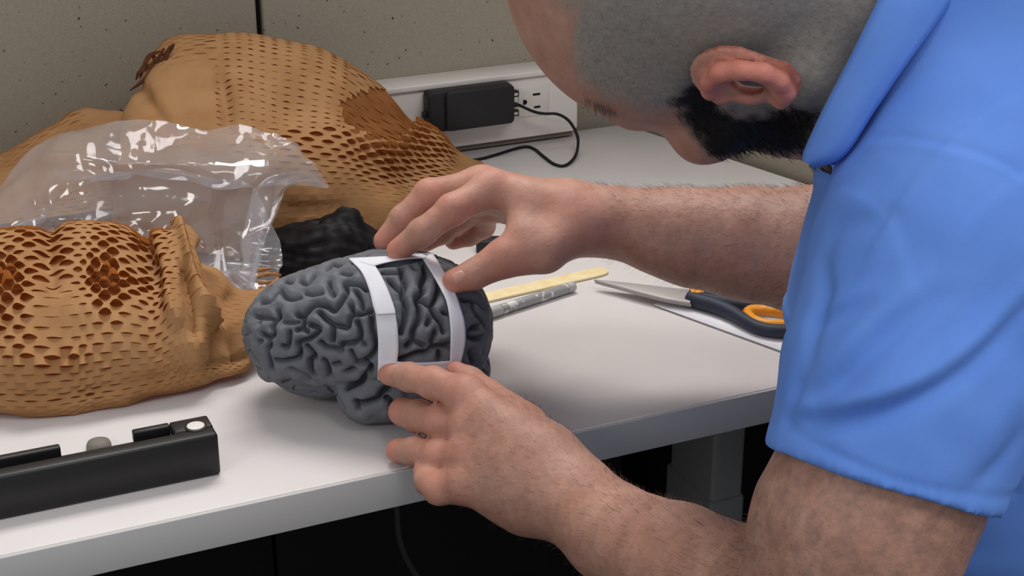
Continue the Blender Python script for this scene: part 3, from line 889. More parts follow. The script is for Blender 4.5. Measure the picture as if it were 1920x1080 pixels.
# ---- the polo shirt
SL = pj((1655,903,.795,.0600),(1715,700,.795,.0610),(1785,480,.800,.0650),(1835,350,.810,.0640))
YOKE = pj((1805,-40,.850,.090),(1905,240,.885,.084))
HEMN = SL[0][0] - SL[0][1]; HEMN /= np.linalg.norm(HEMN)
def shirt_sdf(p):
    tor = boxed(p, np.vstack([T_C, CHEST[0], [S_L, S_R]]), 0.17, lambda q: torso_sdf(q, 0.004))
    nk = boxed(p, NECK, 0.11, lambda q: s_cone(q, NECK[1], NECK[2], 0.060, 0.082))
    c = SL[0][0] - SL[0][1]
    ends = np.vstack([SL[0][0] + c*0.25, SL[0][1:]])
    def slv(q):
        s = s_chain(q, ends, [SL[1][0]+0.0005] + SL[1][1:], 0.02)
        inner = s_chain(q, ends, [0.0545] + [0.054]*3)
        cut = (q - SL[0][0]) @ HEMN
        s = np.maximum(s, cut)
        return np.maximum(s, -np.maximum(inner, -cut - 0.005))
    sl = boxed(p, ends, 0.09, slv)
    d = smin(tor, nk, 0.05)
    d = smin(d, boxed(p, YOKE[0], 0.12, lambda q: s_chain(q, YOKE[0], YOKE[1])), 0.04)
    d = smin(d, sl, 0.030)
    # the other sleeve, short
    rr = boxed(p, R_ARM[0][-2:], 0.09, lambda q: s_cone(q, R_ARM[0][-1], R_ARM[0][-1]*0.45 + R_ARM[0][-2]*0.55, 0.068, 0.064))
    d = smin(d, rr, 0.03)
    # open neck and placket
    hole = s_chain(p, NECK[:2], [0.064, 0.062])
    d = smax(d, -boxed(p, NECK[:2], 0.08, lambda q: s_chain(q, [NECK[0], NECK[1]*0.6 + NECK[0]*0.4], [0.066, 0.060])), 0.004)
    return d
def march(sdf, px, py, d0=0.7, d1=1.3):
    ds = np.linspace(d0, d1, 1200)
    v = sdf(P(np.full(1200, float(px)), np.full(1200, float(py)), ds))
    k = np.argmax(v < 0)
    return float(ds[k])
_gap = [P(np.array(x), np.array(y), march(shirt_sdf, x, y) + 0.001) for x, y in ((1538.0, 300.0), (1552.0, 325.0), (1543.0, 352.0))]
_shirt0 = shirt_sdf
def shirt_sdf(p):
    return smax(_shirt0(p), -boxed(p, _gap, 0.04, lambda q: s_chain(q, _gap, [0.0075, 0.0065, 0.002])), 0.002)
sv, sf = surface(shirt_sdf, CAM + np.array([0.10, -0.10, -0.80]), CAM + np.array([1.15, 1.10, 0.30]), 0.0026)
sv = relax(sv, sf, 3)
SBVH = BVHTree.FromPolygons([Vector(q) for q in sv], sf.tolist())
Zs = lambda *q: [(1400 + x/1.2865, 240 + y/1.2865) for x, y in q]
def fold_lines(pl):
    L = [on_bvh(SBVH, x, y)[0] for x, y in catmull(pl, 16)]
    return [q for q in L if q is not None]
sn = vnormals(sv, sf)
disp = np.zeros(len(sv))
def fold(pl, depth, width, taper=True):
    L = np.array(fold_lines(pl))
    if len(L) < 2: return
    d = np.full(len(sv), 1e9); tt = np.zeros(len(sv))
    for k, (a, b) in enumerate(zip(L[:-1], L[1:])):
        ab = b - a
        t = np.clip(((sv - a) @ ab)/(ab @ ab + 1e-15), 0, 1)
        e = np.linalg.norm(sv - a - t[:, None]*ab, axis=1)
        up = e < d
        d = np.where(up, e, d); tt = np.where(up, (k + t)/(len(L)-1), tt)
    w = np.sin(np.pi*np.clip(tt*0.86 + 0.07, 0, 1))**0.6 if taper else 1.0
    disp[:] += depth*w*np.exp(-(d/width)**2)
fold(Zs((669,430),(560,548),(450,628),(330,680),(200,705),(100,705)), -0.0072, 0.0058)
fold(Zs((669,400),(560,510),(450,595),(330,650),(210,675),(110,680)), 0.0075, 0.0070)
fold(Zs((450,405),(330,510),(200,640),(150,680)), -0.0042, 0.0070)
fold(Zs((470,450),(360,545),(250,640)), 0.0024, 0.0090)
fold(Zs((420,375),(300,480),(190,590)), 0.0040, 0.0075)
fold(Zs((290,415),(220,448),(160,465)), -0.0032, 0.0045)
fold(Zs((300,395),(220,425),(165,445)), 0.0020, 0.0055)
fold(Zs((180,300),(230,235),(340,215)), -0.0028, 0.0065)
fold(Zs((175,330),(185,400),(165,460),(150,560)), -0.0045, 0.0060)
fold(Zs((130,600),(112,660),(100,700)), -0.0030, 0.0050)
fold(Zs((669,640),(600,720),(560,800),(520,870)), 0.0030, 0.0120)
fold(Zs((660,740),(610,810),(540,870)), -0.0025, 0.0060)
# stitched hem and armhole seam
fold([(1470,793),(1501,818),(1594,864),(1711,910),(1866,934),(1905,925)], -0.0014, 0.0022, False)
fold([(1640,262),(1680,258),(1790,275),(1870,300),(1919,330)], -0.0016, 0.0024, False)
fold([(1640,270),(1680,267),(1790,284),(1870,309),(1919,339)], 0.0008, 0.0030, False)
sv2 = sv + sn*(disp + 0.0012*fbm(sv, 28, 2, 12))[:, None]
sv2 = relax(sv2, sf, 1, 0.4)
M_SHIRT = Mat('blue_pique_cotton', srgb(86, 134, 216), 0.85, 0.2)
_w = M_SHIRT.noise(1500, 2, 0.5)
M_SHIRT.color(M_SHIRT.ramp(M_SHIRT.noise(30, 3), [(0.3, srgb(100, 145, 230)), (0.7, srgb(107, 152, 234))]))
M_SHIRT.bump(_w, 0.15, 0.0005)
M_SHIRT.b.inputs['Sheen Weight'].default_value = 0.12
M_SHIRT.b.inputs['Sheen Roughness'].default_value = 0.5
M_SHIRT.b.inputs['Sheen Tint'].default_value = srgb(170, 200, 250)
shirt = link('polo_shirt', mesh_np('polo_shirt', sv2, sf), M_SHIRT.m, body)
shirt['label'] = 'blue short sleeved polo shirt'
# collar flap
inn = [(1508,302,.800),(1512,280,.797),(1545,208,.786),(1598,105,.776),(1650,0,.768),(1705,-105,.772)]
out = [(1520,312,.806),(1580,290,.790),(1640,202,.779),(1705,108,.772),(1775,12,.770),(1838,-80,.775)]
gi = catmull(np.array([P(np.array(float(a)), np.array(float(b)), c) for a, b, c in inn]), 40)
go = catmull(np.array([P(np.array(float(a)), np.array(float(b)), c) for a, b, c in out]), 40)
# behind the neck and down its far side the collar goes on as a ring about the neck
_na = NECK[1] - NECK[0]; _na /= np.linalg.norm(_na)
_nc = NECK[0]*0.5 + NECK[1]*0.5
_e1 = gi[0] - _nc; _e1 -= _na*(_e1 @ _na); _e1 /= np.linalg.norm(_e1); _e2 = np.cross(_na, _e1)
def cyl(p): q = p - _nc; return math.atan2(q @ _e2, q @ _e1), math.hypot(q @ _e2, q @ _e1), q @ _na
def ring_on(g, r_mid, h_mid):
    A, B = cyl(g[-1]), cyl(g[0])
    pre = cyl(g[-4])[0]
    sgn = 1 if math.sin(A[0] - pre) > 0 else -1
    a1 = B[0]
    while (a1 - A[0])*sgn < 0.3: a1 += sgn*2*math.pi
    a1 -= sgn*1.25
    out = []
    for t in np.linspace(0, 1, 31)[1:]:
        a = A[0] + (a1 - A[0])*t; m = math.sin(math.pi*t)
        r = A[1]*(1-t) + B[1]*t; h = A[2]*(1-t) + B[2]*t
        r = r*(1-m) + r_mid*m; h = h*(1-m) + h_mid*m
        out.append(_nc + _e1*math.cos(a)*r + _e2*math.sin(a)*r + _na*h)
    return np.vstack([g, np.array(out)])
hA, hB = cyl(gi[20])[2], cyl(go[20])[2]
gi = ring_on(gi, 0.067, hA); go = ring_on(go, 0.085, hB)
rows = []
for t in np.linspace(0, 1, 9):
    rows.append(gi*(1-t) + go*t - FW*0.006*math.sin(math.pi*t)*np.ones((len(gi), 1))*(np.arange(len(gi)) < 40)[:, None])
o = sheet('collar', np.array(rows), M_SHIRT.m, body, 0.0028); o['label'] = 'turned down blue collar'
# the band inside the collar
rows = []
for t in np.linspace(0, 1, 5):
    rows.append(gi + (FW*0.022 + RT*0.020)*t)
o = sheet('collar_band', np.array(rows), M_SHIRT.m, body, 0.0022); o['label'] = 'inner band of the collar'
# ================================================================== kraft paper, slit so that it opens like a honeycomb
def kraft(name, light, dark, seed=0):
    m = Mat(name, light, 0.75, 0.25)
    m.color(m.ramp(m.noise(35, 4, 0.6), [(0.3, dark), (0.6, light)]))
    m.bump(m.noise(700, 3, 0.6), 0.2, 0.0004)
    tl = m.node('ShaderNodeBsdfTranslucent'); tl.inputs['Color'].default_value = srgb(214, 132, 62)
    mxs = m.node('ShaderNodeMixShader'); mxs.inputs[0].default_value = 0.30
    m.lk(m.b.outputs[0], mxs.inputs[1]); m.lk(tl.outputs[0], mxs.inputs[2])
    m.lk(mxs.outputs[0], m.nt.nodes['Material Output'].inputs['Surface'])
    return m
M_KRAFT = kraft('kraft_paper', srgb(190, 147, 100), srgb(177, 130, 84))
M_KRAFT_SHADE = kraft('kraft_paper_shaded', srgb(162, 108, 60), srgb(144, 90, 46))  # same kraft, darkened to carry the shade inside the wads
def gridsurf(G, us, vs):
    """Catmull-Rom surface through control points G[row(v)][col(u)], at parameters us, vs in 0..1"""
    G = np.asarray(G, float); nr, ncol = G.shape[:2]
    def cr(q, t):
        n = len(q); q = np.concatenate([(2*q[0]-q[1])[None], q, (2*q[-1]-q[-2])[None]])
        t = np.clip(t, 0, 1)*(n-1)*(1-1e-9); i = t.astype(int); u = (t-i)[:, None, None]
        a, b, c, d = q[i], q[i+1], q[i+2], q[i+3]
        return 0.5*((2*b) + (c-a)*u + (2*a-5*b+4*c-d)*u*u + (3*b-a-3*c+d)*u**3)
    A = cr(G, vs)                                   # (nv, ncol, 3)
    return cr(A.transpose(1, 0, 2), us).transpose(1, 0, 2)
def sheet_normals(R):
    N = np.cross(np.gradient(R, axis=1), np.gradient(R, axis=0))
    return N / (np.linalg.norm(N, axis=-1)[..., None] + 1e-12)
def honeycomb(name, R, mat, parent, openf, slit=8, gap=4, tear=None, lift=0.6, hmax=0.5, seed=0, flip=1, dots=None):
    """R: (rows, cols, 3) points of the sheet, one row per line of slits. Every slit is a real cut whose lips part and tilt.
    openf: (rows, cols) how far a slit opens, 0..1; tear: boolean (rows-1, cols-1) of cells torn away"""
    nr, ncl = R.shape[:2]
    N = sheet_normals(R)*flip
    dv = np.gradient(R, axis=0)
    per = slit + gap
    c = np.arange(ncl)
    up = R.copy(); low = R.copy()
    rng = np.random.RandomState(seed)
    for r in range(1, nr-1):
        off = (per//2) * (r % 2) + rng.randint(0, 2)
        ph = (c + off) % per
        prof = np.where(ph < slit, np.sin(np.pi*(ph + 0.0)/slit), 0.0)
        prof = np.clip(prof, 0, 1)**0.8
        if dots is not None:                        # barely opened: short nicks standing in columns
            pd_ = c % 6
            prof = np.where(dots[r], np.where(pd_ < 3, np.sin(np.pi*(pd_ + 0.5)/3), 0), prof)
        blk = (c + off)//per
        jit = 0.6 + 0.8*np.random.RandomState(seed + r).rand(blk.max() + 2)[blk]
        a = (openf[r]*prof*jit)[:, None]
        up[r] = R[r] + dv[r]*a*hmax + N[r]*np.linalg.norm(dv[r], axis=-1)[:, None]*a*lift
        low[r] = R[r] - dv[r]*a*hmax - N[r]*np.linalg.norm(dv[r], axis=-1)[:, None]*a*lift*0.5
    v = np.vstack([up.reshape(-1, 3), low.reshape(-1, 3)])
    idx = np.arange(nr*ncl).reshape(nr, ncl)
    U, L = idx, idx + nr*ncl
    q = np.stack([U[:-1, :-1], U[:-1, 1:], L[1:, 1:], L[1:, :-1]], -1)
    if tear is not None: q = q[~tear]
    q = q.reshape(-1, 4)
    if flip < 0: q = q[:, ::-1]
    me = mesh_np(name, v, q)
    bm = bmesh.new(); bm.from_mesh(me)
    bmesh.ops.remove_doubles(bm, verts=bm.verts, dist=2e-5)
    loose = [x for x in bm.verts if not x.link_faces]
    if loose: bmesh.ops.delete(bm, geom=loose, context='VERTS')
    bm.to_mesh(me); bm.free()
    return link(name, me, mat, parent)
def tdepth(x, y, z=DESK): return float((T(np.array(float(x)), np.array(float(y)), z) - CAM) @ FW)

# ---- the big crumpled wad behind
ridge = [(236,212,1.44),(258,150,1.445),(308,80,1.45),(420,70,1.455),(520,84,1.465),(640,116,1.485),(720,172,1.515),(800,236,1.55),(860,282,1.585),(914,316,1.625)]
foot = [(210,420,1.38),(280,450,1.385),(360,470,1.39),(450,486,1.395),(520,484,1.400),(600,470,1.412),(660,444,1.435),(730,432,1.462),(820,400,1.510),(905,346,1.590)]
G = []
for t, bul in ((0, 0), (0.22, 0.030), (0.5, 0.045), (0.78, 0.030), (1.0, 0.0)):
    row = []
    for (x1, y1, d1), (x0, y0, d0) in zip(ridge, foot):
        x = x0*(1-t) + x1*t; y = y0*(1-t) + y1*t
        d = d0*(1-t) + d1*t - bul*(1.0 if x < 760 else 0.5)
        row.append(P(np.array(x), np.array(y), d))
    G.append(row)
back = []
for (x1, y1, d1) in ridge:                                   # over the top and down to the desk behind
    p = P(np.array(float(x1)), np.array(float(y1)), d1)
    back.append(p)
G.append([np.array([p[0]+0.004, min(p[1]+0.025, WALL_Y-0.05), p[2]-0.012]) for p in back])
G.append([np.array([p[0], min(p[1]+0.035, WALL_Y-0.045), DESK + (p[2]-DESK)*0.45]) for p in back])
G.append([np.array([p[0], min(p[1]+0.03, WALL_Y-0.05), DESK + 0.004]) for p in back])
G = np.array(G)
NR, NC = 66, 236
us, vs = np.linspace(0, 1, NC), np.linspace(0, 1, NR)
R = gridsurf(G, us, vs)
Nn = sheet_normals(R)
if (Nn[NR//3, NC//2] @ FW) > 0: FL = -1
else: FL = 1
Nn = Nn*FL
ppx, ppy, _ = proj(R.reshape(-1, 3)); ppx = ppx.reshape(NR, NC); ppy = ppy.reshape(NR, NC)
cr_ = crumple(R, 14, 3, 4)
plain = smooth01(455, 415, ppx) * smooth01(95, 130, ppy)           # the smooth uncut margin on the left
R = R + Nn*(0.006*fbm(R, 10, 2, 5) + 0.0065*cr_*(1-0.3*plain))[..., None]
def ridge_line(R, pts, h, w):
    """a crease pressed into a sheet along a line (given where it is seen)"""
    X, Y, _ = proj(R.reshape(-1, 3))
    q = np.stack([X, Y], -1); d = np.full(len(q), 1e9)
    for a, b in zip(pts[:-1], pts[1:]):
        a = np.array(a, float); b = np.array(b, float); ab = b - a
        t = np.clip(((q - a) @ ab)/(ab @ ab), 0, 1)
        d = np.minimum(d, np.linalg.norm(q - a - t[:, None]*ab, axis=1))
    return (h*np.exp(-(d/w)**2)).reshape(R.shape[:2])
R = R + Nn*(ridge_line(R, [(290,165),(330,158),(395,146)], 0.004, 7) + ridge_line(R, [(415,150),(425,190),(430,240)], -0.006, 14) + ridge_line(R, [(250,150),(285,200),(310,230)], -0.005, 12)
            + ridge_line(R, [(520,385),(560,392),(640,388)], -0.006, 10) + ridge_line(R, [(510,470),(560,440),(640,420)], 0.003, 14))[..., None]
op = 0.07 + 0.08*noise3(R, 30, 3)
op = np.maximum(op, 0.80*np.exp(-(((ppx-735)/115)**2 + ((ppy-268)/70)**2)))
op = np.maximum(op, 0.34*np.exp(-(((ppx-600)/90)**2 + ((ppy-260)/60)**2)))
op = np.maximum(op, 0.45*np.exp(-(((ppx-690)/50)**2 + ((ppy-425)/22)**2)))
op = op*(1 - plain)*smooth01(872, 840, ppx + 0.25*(ppy-300))*np.where(ppy > 345, 0.45, 1)
op = np.clip(op, 0, 1)
dots = (ppy < 238 - 0.25*(ppx-430)*(ppx < 560)*0) & (ppx < 655) & (ppx > 405)
op = np.where(dots, 0.10 + 0.05*noise3(R, 40, 6), op)
wad = empty('kraft_paper_wad', tuple(G[0][4]))
tag(wad, 'large crumpled heap of brown honeycomb paper behind the brain, leaning to the back panels', 'packing paper', 'brown honeycomb packing paper')
R[..., 2] = np.maximum(R[..., 2], DESK + 0.003)
jag = 10*noise3(np.stack([ppx, ppy, 0*ppx], -1), 0.09, 2) + 6*noise3(np.stack([ppx, ppy, 0*ppx], -1), 0.3, 5)
te = (((ppx-712)/72)**2 + ((ppy-212)/46)**2 + jag*0.025 < 1)[:-1, :-1] & (ppy[:-1, :-1] > 166)
under(honeycomb('slit_layer', R, M_KRAFT.m, None, op, 7, 3, te, 0.75, 0.48, 1, FL, dots), wad)
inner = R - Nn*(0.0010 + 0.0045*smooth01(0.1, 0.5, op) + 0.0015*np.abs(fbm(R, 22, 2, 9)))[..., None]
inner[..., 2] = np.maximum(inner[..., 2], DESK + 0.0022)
o = under(honeycomb('inner_layer', inner[:, ::2], M_KRAFT_SHADE.m, None, np.clip(op[:, ::2]*0.25, 0, 1), 4, 3, None, 0.5, 0.4, 7, FL), wad)
o['label'] = 'brown paper layer underneath, shade put in its colour'
# torn strands at the upper left corner
M_STRAND = kraft('kraft_strand', srgb(100, 62, 36), srgb(80, 48, 28))
rngs = np.random.RandomState(4)
for i, pts in enumerate([[(322,84),(300,120),(270,150),(243,170)], [(308,90),(290,118),(262,135),(255,150)], [(300,96),(280,105),(270,125),(262,148)], [(318,86),(310,110),(296,128),(300,140)], [(285,100),(292,112),(306,118)], [(276,118),(268,128),(258,140)], [(327,82),(316,96),(304,104)]]):
    L = catmull([P(np.array(float(x)), np.array(float(y)), 1.44 - 0.006*rngs.rand()) for x, y in pts], 14)
    w = np.array([0.0022*math.sin(math.pi*(0.1+0.85*t)) for t in np.linspace(0, 1, 14)])[:, None]
    sd = np.cross(np.gradient(L, axis=0), FW); sd /= np.linalg.norm(sd, axis=1)[:, None]
    under(sheet('torn_strand', np.stack([L - sd*w, L + FW*w*0.6, L + sd*w], 1), M_STRAND.m, None, 0.0005), wad)

def patch_grid(rows):
    return np.array([[P(np.array(float(x)), np.array(float(y)), d) for x, y, d in r] for r in rows])
# ---- the far left heap, low against the panels
rows = [[(-70,420,1.40),(0,420,1.40),(80,410,1.41),(160,400,1.42),(240,390,1.43)],
        [(-70,340,1.42),(0,335,1.42),(80,310,1.43),(160,290,1.44),(250,280,1.45)],
        [(-70,285,1.46),(0,276,1.46),(60,252,1.465),(140,206,1.475),(225,204,1.475)],
        [(-70,310,1.56),(0,300,1.56),(60,280,1.56),(140,240,1.55),(225,235,1.55)]]
G2 = patch_grid(rows); G2[3, :, 2] = DESK + 0.01
G2 = np.concatenate([(G2[:, :1] - RT*0.05)*np.array([1, 1, 0]) + np.array([0, 0, DESK + 0.004]), G2], 1)
G2[..., 1] = np.minimum(G2[..., 1], WALL_Y - 0.03)
R2 = gridsurf(G2, np.linspace(0, 1, 120), np.linspace(0, 1, 46))
N2 = sheet_normals(R2); F2 = 1 if (N2[10, 60] @ FW) < 0 else -1; N2 = N2*F2
R2 = R2 + N2*(0.006*fbm(R2, 16, 3, 8) + 0.006*crumple(R2, 20, 11, 4))[..., None]
R2[..., 2] = np.maximum(R2[..., 2], DESK + 0.003)
heap = empty('kraft_paper_piece', tuple(G2[0][2]))
tag(heap, 'low brown paper piece behind the clear bag at the far left of the panels', 'packing paper', 'brown honeycomb packing paper')
under(honeycomb('slit_layer', R2, M_KRAFT.m, None, np.clip(0.12 + 0.3*noise3(R2, 25, 4), 0, 1), 8, 4, None, 0.6, 0.4, 3, F2), heap)

# ---- the front wad at the left
top = [(-80,440,1.20),(0,432,1.20),(60,424,1.205),(140,420,1.21),(175,424,1.212),(230,436,1.215),(285,470,1.22),(318,440,1.222),(336,424,1.225),(372,446,1.225),(402,490,1.222),(440,540,1.225),(490,545,1.235),(524,520,1.25)]
bot = [(-80,775,1.13),(0,780,1.137),(60,784,1.135),(130,782,1.138),(180,772,1.142),(240,758,1.150),(290,742,1.158),(330,730,1.165),(350,724,1.168),(380,716,1.173),(410,710,1.178),(440,706,1.182),(466,700,1.190),(474,690,1.198)]
G3 = []
for t, bul in ((0, 0), (0.07, 0.016), (0.3, 0.034), (0.6, 0.030), (0.85, 0.014), (1.0, 0.0)):
    row = []
    for (x1, y1, d1), (x0, y0, d0) in zip(top, bot):
        x = x0*(1-t) + x1*t; y = y0*(1-t) + y1*t
        k = 1.0 if x < 400 else 0.35
        row.append(P(np.array(x), np.array(y), d0*(1-t) + d1*t - bul*k))
    G3.append(row)
bk = [P(np.array(float(a)), np.array(float(b)), c) for a, b, c in top]
G3.append([p + FH*0.012 - ZU*0.008 for p in bk])
G3.append([np.array([(p + FH*0.022)[0], (p + FH*0.022)[1], DESK + (p[2]-DESK)*0.45]) for p in bk])
G3.append([np.array([(p + FH*0.026)[0], (p + FH*0.026)[1], DESK + 0.003]) for p in bk])
G3 = np.array(G3)
G3 = np.concatenate([(G3[:, :1] - RT*0.035)*np.array([1, 1, 0]) + np.array([0, 0, DESK + 0.004]), G3], 1)
NR3, NC3 = 52, 230
R3 = gridsurf(G3, np.linspace(0, 1, NC3), np.linspace(0, 1, NR3))
N3 = sheet_normals(R3); F3 = 1 if (N3[20, 60] @ FW) < 0 else -1; N3 = N3*F3
px3, py3, _ = proj(R3.reshape(-1, 3)); px3 = px3.reshape(NR3, NC3); py3 = py3.reshape(NR3, NC3)
foldz = ridge_line(R3, [(336,424),(350,480),(372,560),(400,610)], 0.008, 6) + ridge_line(R3, [(310,450),(318,520),(330,600)], 0.008, 12) \
      + ridge_line(R3, [(388,465),(402,530),(410,590)], -0.016, 13) + ridge_line(R3, [(345,500),(356,560),(365,620)], -0.010, 10) + ridge_line(R3, [(430,560),(425,620),(440,670)], -0.006, 14) \
      + ridge_line(R3, [(95,425),(90,480),(100,540)], -0.006, 16) + ridge_line(R3, [(0,735),(120,745),(260,715),(380,690),(465,668)], -0.004, 12)
R3 = R3 + N3*(0.006*fbm(R3, 14, 3, 21) + 0.0075*crumple(R3, 20, 5, 4) + foldz)[..., None]
flat3 = np.exp(-(((px3-115)/62)**2 + ((py3-575)/75)**2)) + smooth01(290, 340, px3)*0.92*smooth01(730, 650, py3)
op3 = 0.22 + 0.25*noise3(R3, 28, 5)
op3 = np.maximum(op3, 0.85*np.exp(-(((px3-200)/45)**2 + ((py3-530)/85)**2)))
op3 = np.maximum(op3, 0.85*np.exp(-(((px3-10)/60)**2 + ((py3-560)/90)**2)))
op3 = np.maximum(op3, 0.75*np.exp(-(((px3-130)/90)**2 + ((py3-680)/30)**2)))
op3 = np.clip(op3*(1 - np.clip(flat3, 0, 0.93)), 0, 1)
R3[..., 2] = np.maximum(R3[..., 2], DESK + 0.0015)
front = empty('kraft_paper_heap', tuple(G3[0][7]))
tag(front, 'crumpled heap of brown honeycomb paper in front at left, its slits wide open', 'packing paper', 'brown honeycomb packing paper')
under(honeycomb('slit_layer', R3, M_KRAFT.m, None, op3, 7, 3, None, 1.25, 0.40, 5, F3), front)
in3 = R3 - N3*(0.0012 + 0.0042*smooth01(0.1, 0.6, op3) + 0.0012*np.abs(fbm(R3, 30, 2, 19)))[..., None]; in3[..., 2] = np.maximum(in3[..., 2], DESK + 0.0012)
o = under(honeycomb('inner_layer', in3[:, ::2], M_KRAFT_SHADE.m, None, op3[:, ::2]*0.2, 4, 3, None, 0.5, 0.4, 6, F3), front)
o['label'] = 'brown paper layer underneath, shade put in its colour'
# frayed strips at its right end
for i, (y, dx) in enumerate([(503,14),(511,26),(516,31),(526,22),(538,25),(543,9)]):
    L = catmull([P(np.array(484.0), np.array(y+4.0), 1.245), P(np.array(500.0), np.array(y+1.0 + 4*math.sin(i*2.3)), 1.246 + 0.004*math.cos(i*1.7)), P(np.array(496.0+dx), np.array(float(y)), 1.25)], 8)
    w = np.linspace(0.0017, 0.0009, 8)[:, None]
    under(sheet('frayed_strip', np.stack([L - UP*w, L + UP*w], 1), M_KRAFT.m, None, 0.0005), front)

# ---- black crumpled bag behind the brain
M_BLKBAG = Mat('black_plastic_film', srgb(14, 12, 13), 0.6, 0.22)
bc = T(np.array(606.0), np.array(520.0)) + ZU*0.022
th, ph = np.linspace(0, 2*math.pi, 90, endpoint=False), np.linspace(0.02, math.pi-0.02, 50)
TH, PH = np.meshgrid(th, ph)
q = np.stack([np.sin(PH)*np.cos(TH), np.sin(PH)*np.sin(TH), np.cos(PH)], -1)
rr = 1 + 0.16*crumple(q*0.05, 30, 4, 4) + 0.14*crumple(q*0.05, 75, 14, 3) + 0.12*fbm(q*0.05, 40, 3, 2)
q = q*rr[..., None]
V = bc + (RT*q[..., 0:1]*0.058 + FH*q[..., 1:2]*0.040 + ZU*q[..., 2:3]*0.030)
sh = np.exp(-(((q[..., 0]-0.40)/0.30)**2))*np.clip(q[..., 2], 0, 1)
V = V + ZU*(sh*0.012 - 0.010*np.clip(-q[..., 0], 0, 1)*np.clip(q[..., 2], 0, 1))[..., None]
V[..., 2] = np.maximum(V[..., 2], DESK + 0.001)
ix = np.arange(V.shape[0]*V.shape[1]).reshape(V.shape[:2]); jx = np.roll(ix, -1, 1)
fb_ = np.stack([ix[:-1], ix[1:], jx[1:], jx[:-1]], -1).reshape(-1, 4)
o = link('black_bag', mesh_np('black_bag', V.reshape(-1, 3), fb_), M_BLKBAG.m, smooth=False)
tag(o, 'crumpled black plastic bag lying just behind the brain', 'bag')

# ---- the clear plastic bag
mb = bpy.data.materials.new('clear_plastic_film'); mb.use_nodes = True
nt = mb.node_tree; nt.nodes.clear()
out_ = nt.nodes.new('ShaderNodeOutputMaterial')
tr = nt.nodes.new('ShaderNodeBsdfTransparent'); tr.inputs[0].default_value = (0.93, 0.93, 0.95, 1)
gl = nt.nodes.new('ShaderNodeBsdfGlossy'); gl.inputs['Roughness'].default_value = 0.08; gl.inputs[0].default_value = (1, 1, 1, 1)
df = nt.nodes.new('ShaderNodeBsdfDiffuse'); df.inputs[0].default_value = (0.80, 0.78, 0.79, 1)
fr = nt.nodes.new('ShaderNodeLayerWeight'); fr.inputs[0].default_value = 0.5
pw = nt.nodes.new('ShaderNodeMath'); pw.operation = 'POWER'; pw.inputs[1].default_value = 3.5
mx1 = nt.nodes.new('ShaderNodeMixShader'); mx1.inputs[0].default_value = 0.12
nt.links.new(tr.outputs[0], mx1.inputs[1]); nt.links.new(df.outputs[0], mx1.inputs[2])
mx2 = nt.nodes.new('ShaderNodeMixShader')
mu = nt.nodes.new('ShaderNodeMath'); mu.operation = 'MULTIPLY_ADD'; mu.inputs[1].default_value = 0.50; mu.inputs[2].default_value = 0.05; mu.use_clamp = True
nt.links.new(fr.outputs['Facing'], pw.inputs[0]); nt.links.new(pw.outputs[0], mu.inputs[0]); nt.links.new(mu.outputs[0], mx2.inputs[0])
nt.links.new(mx1.outputs[0], mx2.inputs[1]); nt.links.new(gl.outputs[0], mx2.inputs[2])
nt.links.new(mx2.outputs[0], out_.inputs['Surface'])
rowsF = [[(-80,395,1.33),(0,347,1.33),(62,290,1.34),(130,260,1.345),(210,246,1.35),(300,233,1.355),(400,236,1.355),(485,240,1.355),(545,262,1.36),(625,344,1.37)],
         [(-80,420,1.29),(0,385,1.285),(66,335,1.285),(135,305,1.28),(215,296,1.275),(300,290,1.275),(395,300,1.28),(480,310,1.29),(535,320,1.31),(610,347,1.355)],
         [(-80,450,1.27),(0,425,1.265),(75,390,1.262),(145,370,1.26),(225,362,1.258),(310,360,1.26),(400,370,1.262),(470,378,1.272),(508,380,1.288),(548,352,1.33)],
         [(-80,500,1.26),(0,480,1.256),(80,460,1.252),(150,450,1.25),(240,450,1.25),(320,450,1.25),(400,452,1.25),(455,455,1.255),(486,462,1.265),(514,420,1.29)],
         [(-80,560,1.25),(0,550,1.25),(80,545,1.25),(150,540,1.25),(240,535,1.248),(320,535,1.246),(398,530,1.245),(440,535,1.247),(470,530,1.252),(496,485,1.268)],
         [(-80,590,1.25),(0,590,1.25),(80,590,1.25),(150,590,1.25),(240,590,1.248),(320,590,1.244),(395,590,1.241),(428,582,1.240),(448,560,1.246),(482,525,1.258)]]
for r_, k_ in ((2, .012), (3, .022), (4, .024), (5, .026)):
    rowsF[r_] = [(x, y, d + k_*(i < 8)) for i, (x, y, d) in enumerate(rowsF[r_])]
GF = patch_grid(rowsF)
NU, NV = 230, 150
def film(G, seed, amp):
    S = gridsurf(G, np.linspace(0, 1, NU), np.linspace(0, 1, NV))
    n = sheet_normals(S); n = n if (n[NV//2, NU//2] @ FW) < 0 else -n
    X, Y, _ = proj(S.reshape(-1, 3)); X = X.reshape(NV, NU); Y = Y.reshape(NV, NU)
    h = 0.010*fbm(S, 9, 2, seed) + amp*(0.010*crumple(S, 11, seed+1, 4) + 0.0060*crumple(S, 24, seed+2, 4) + (0.0055*crumple(S, 50, seed+3, 3) + 0.0022*crumple(S, 105, seed+4, 3))*smooth01(-0.05, 0.40, noise3(S, 18, seed+6)))
    h += 0.008*np.exp(-((Y - (302 + 0.00045*(X-200)**2))/9)**2)*smooth01(60, 110, X)*smooth01(400, 330, X)
    return S + n*h[..., None], n
SF, nF = film(GF, 5, 1.0)
edge = np.minimum(np.minimum(np.linspace(0, 1, NU), np.linspace(1, 0, NU))[None, :]*6, np.minimum(np.linspace(0, 1, NV), np.linspace(1, 0, NV)*3)[:, None]*5)
edge = np.sin(np.clip(edge, 0, 1)*math.pi/2)
SB, nB = film(GF, 25, 1.2)
SB = SF*(1-edge)[..., None] + (SB - nB*0.028)*edge[..., None]
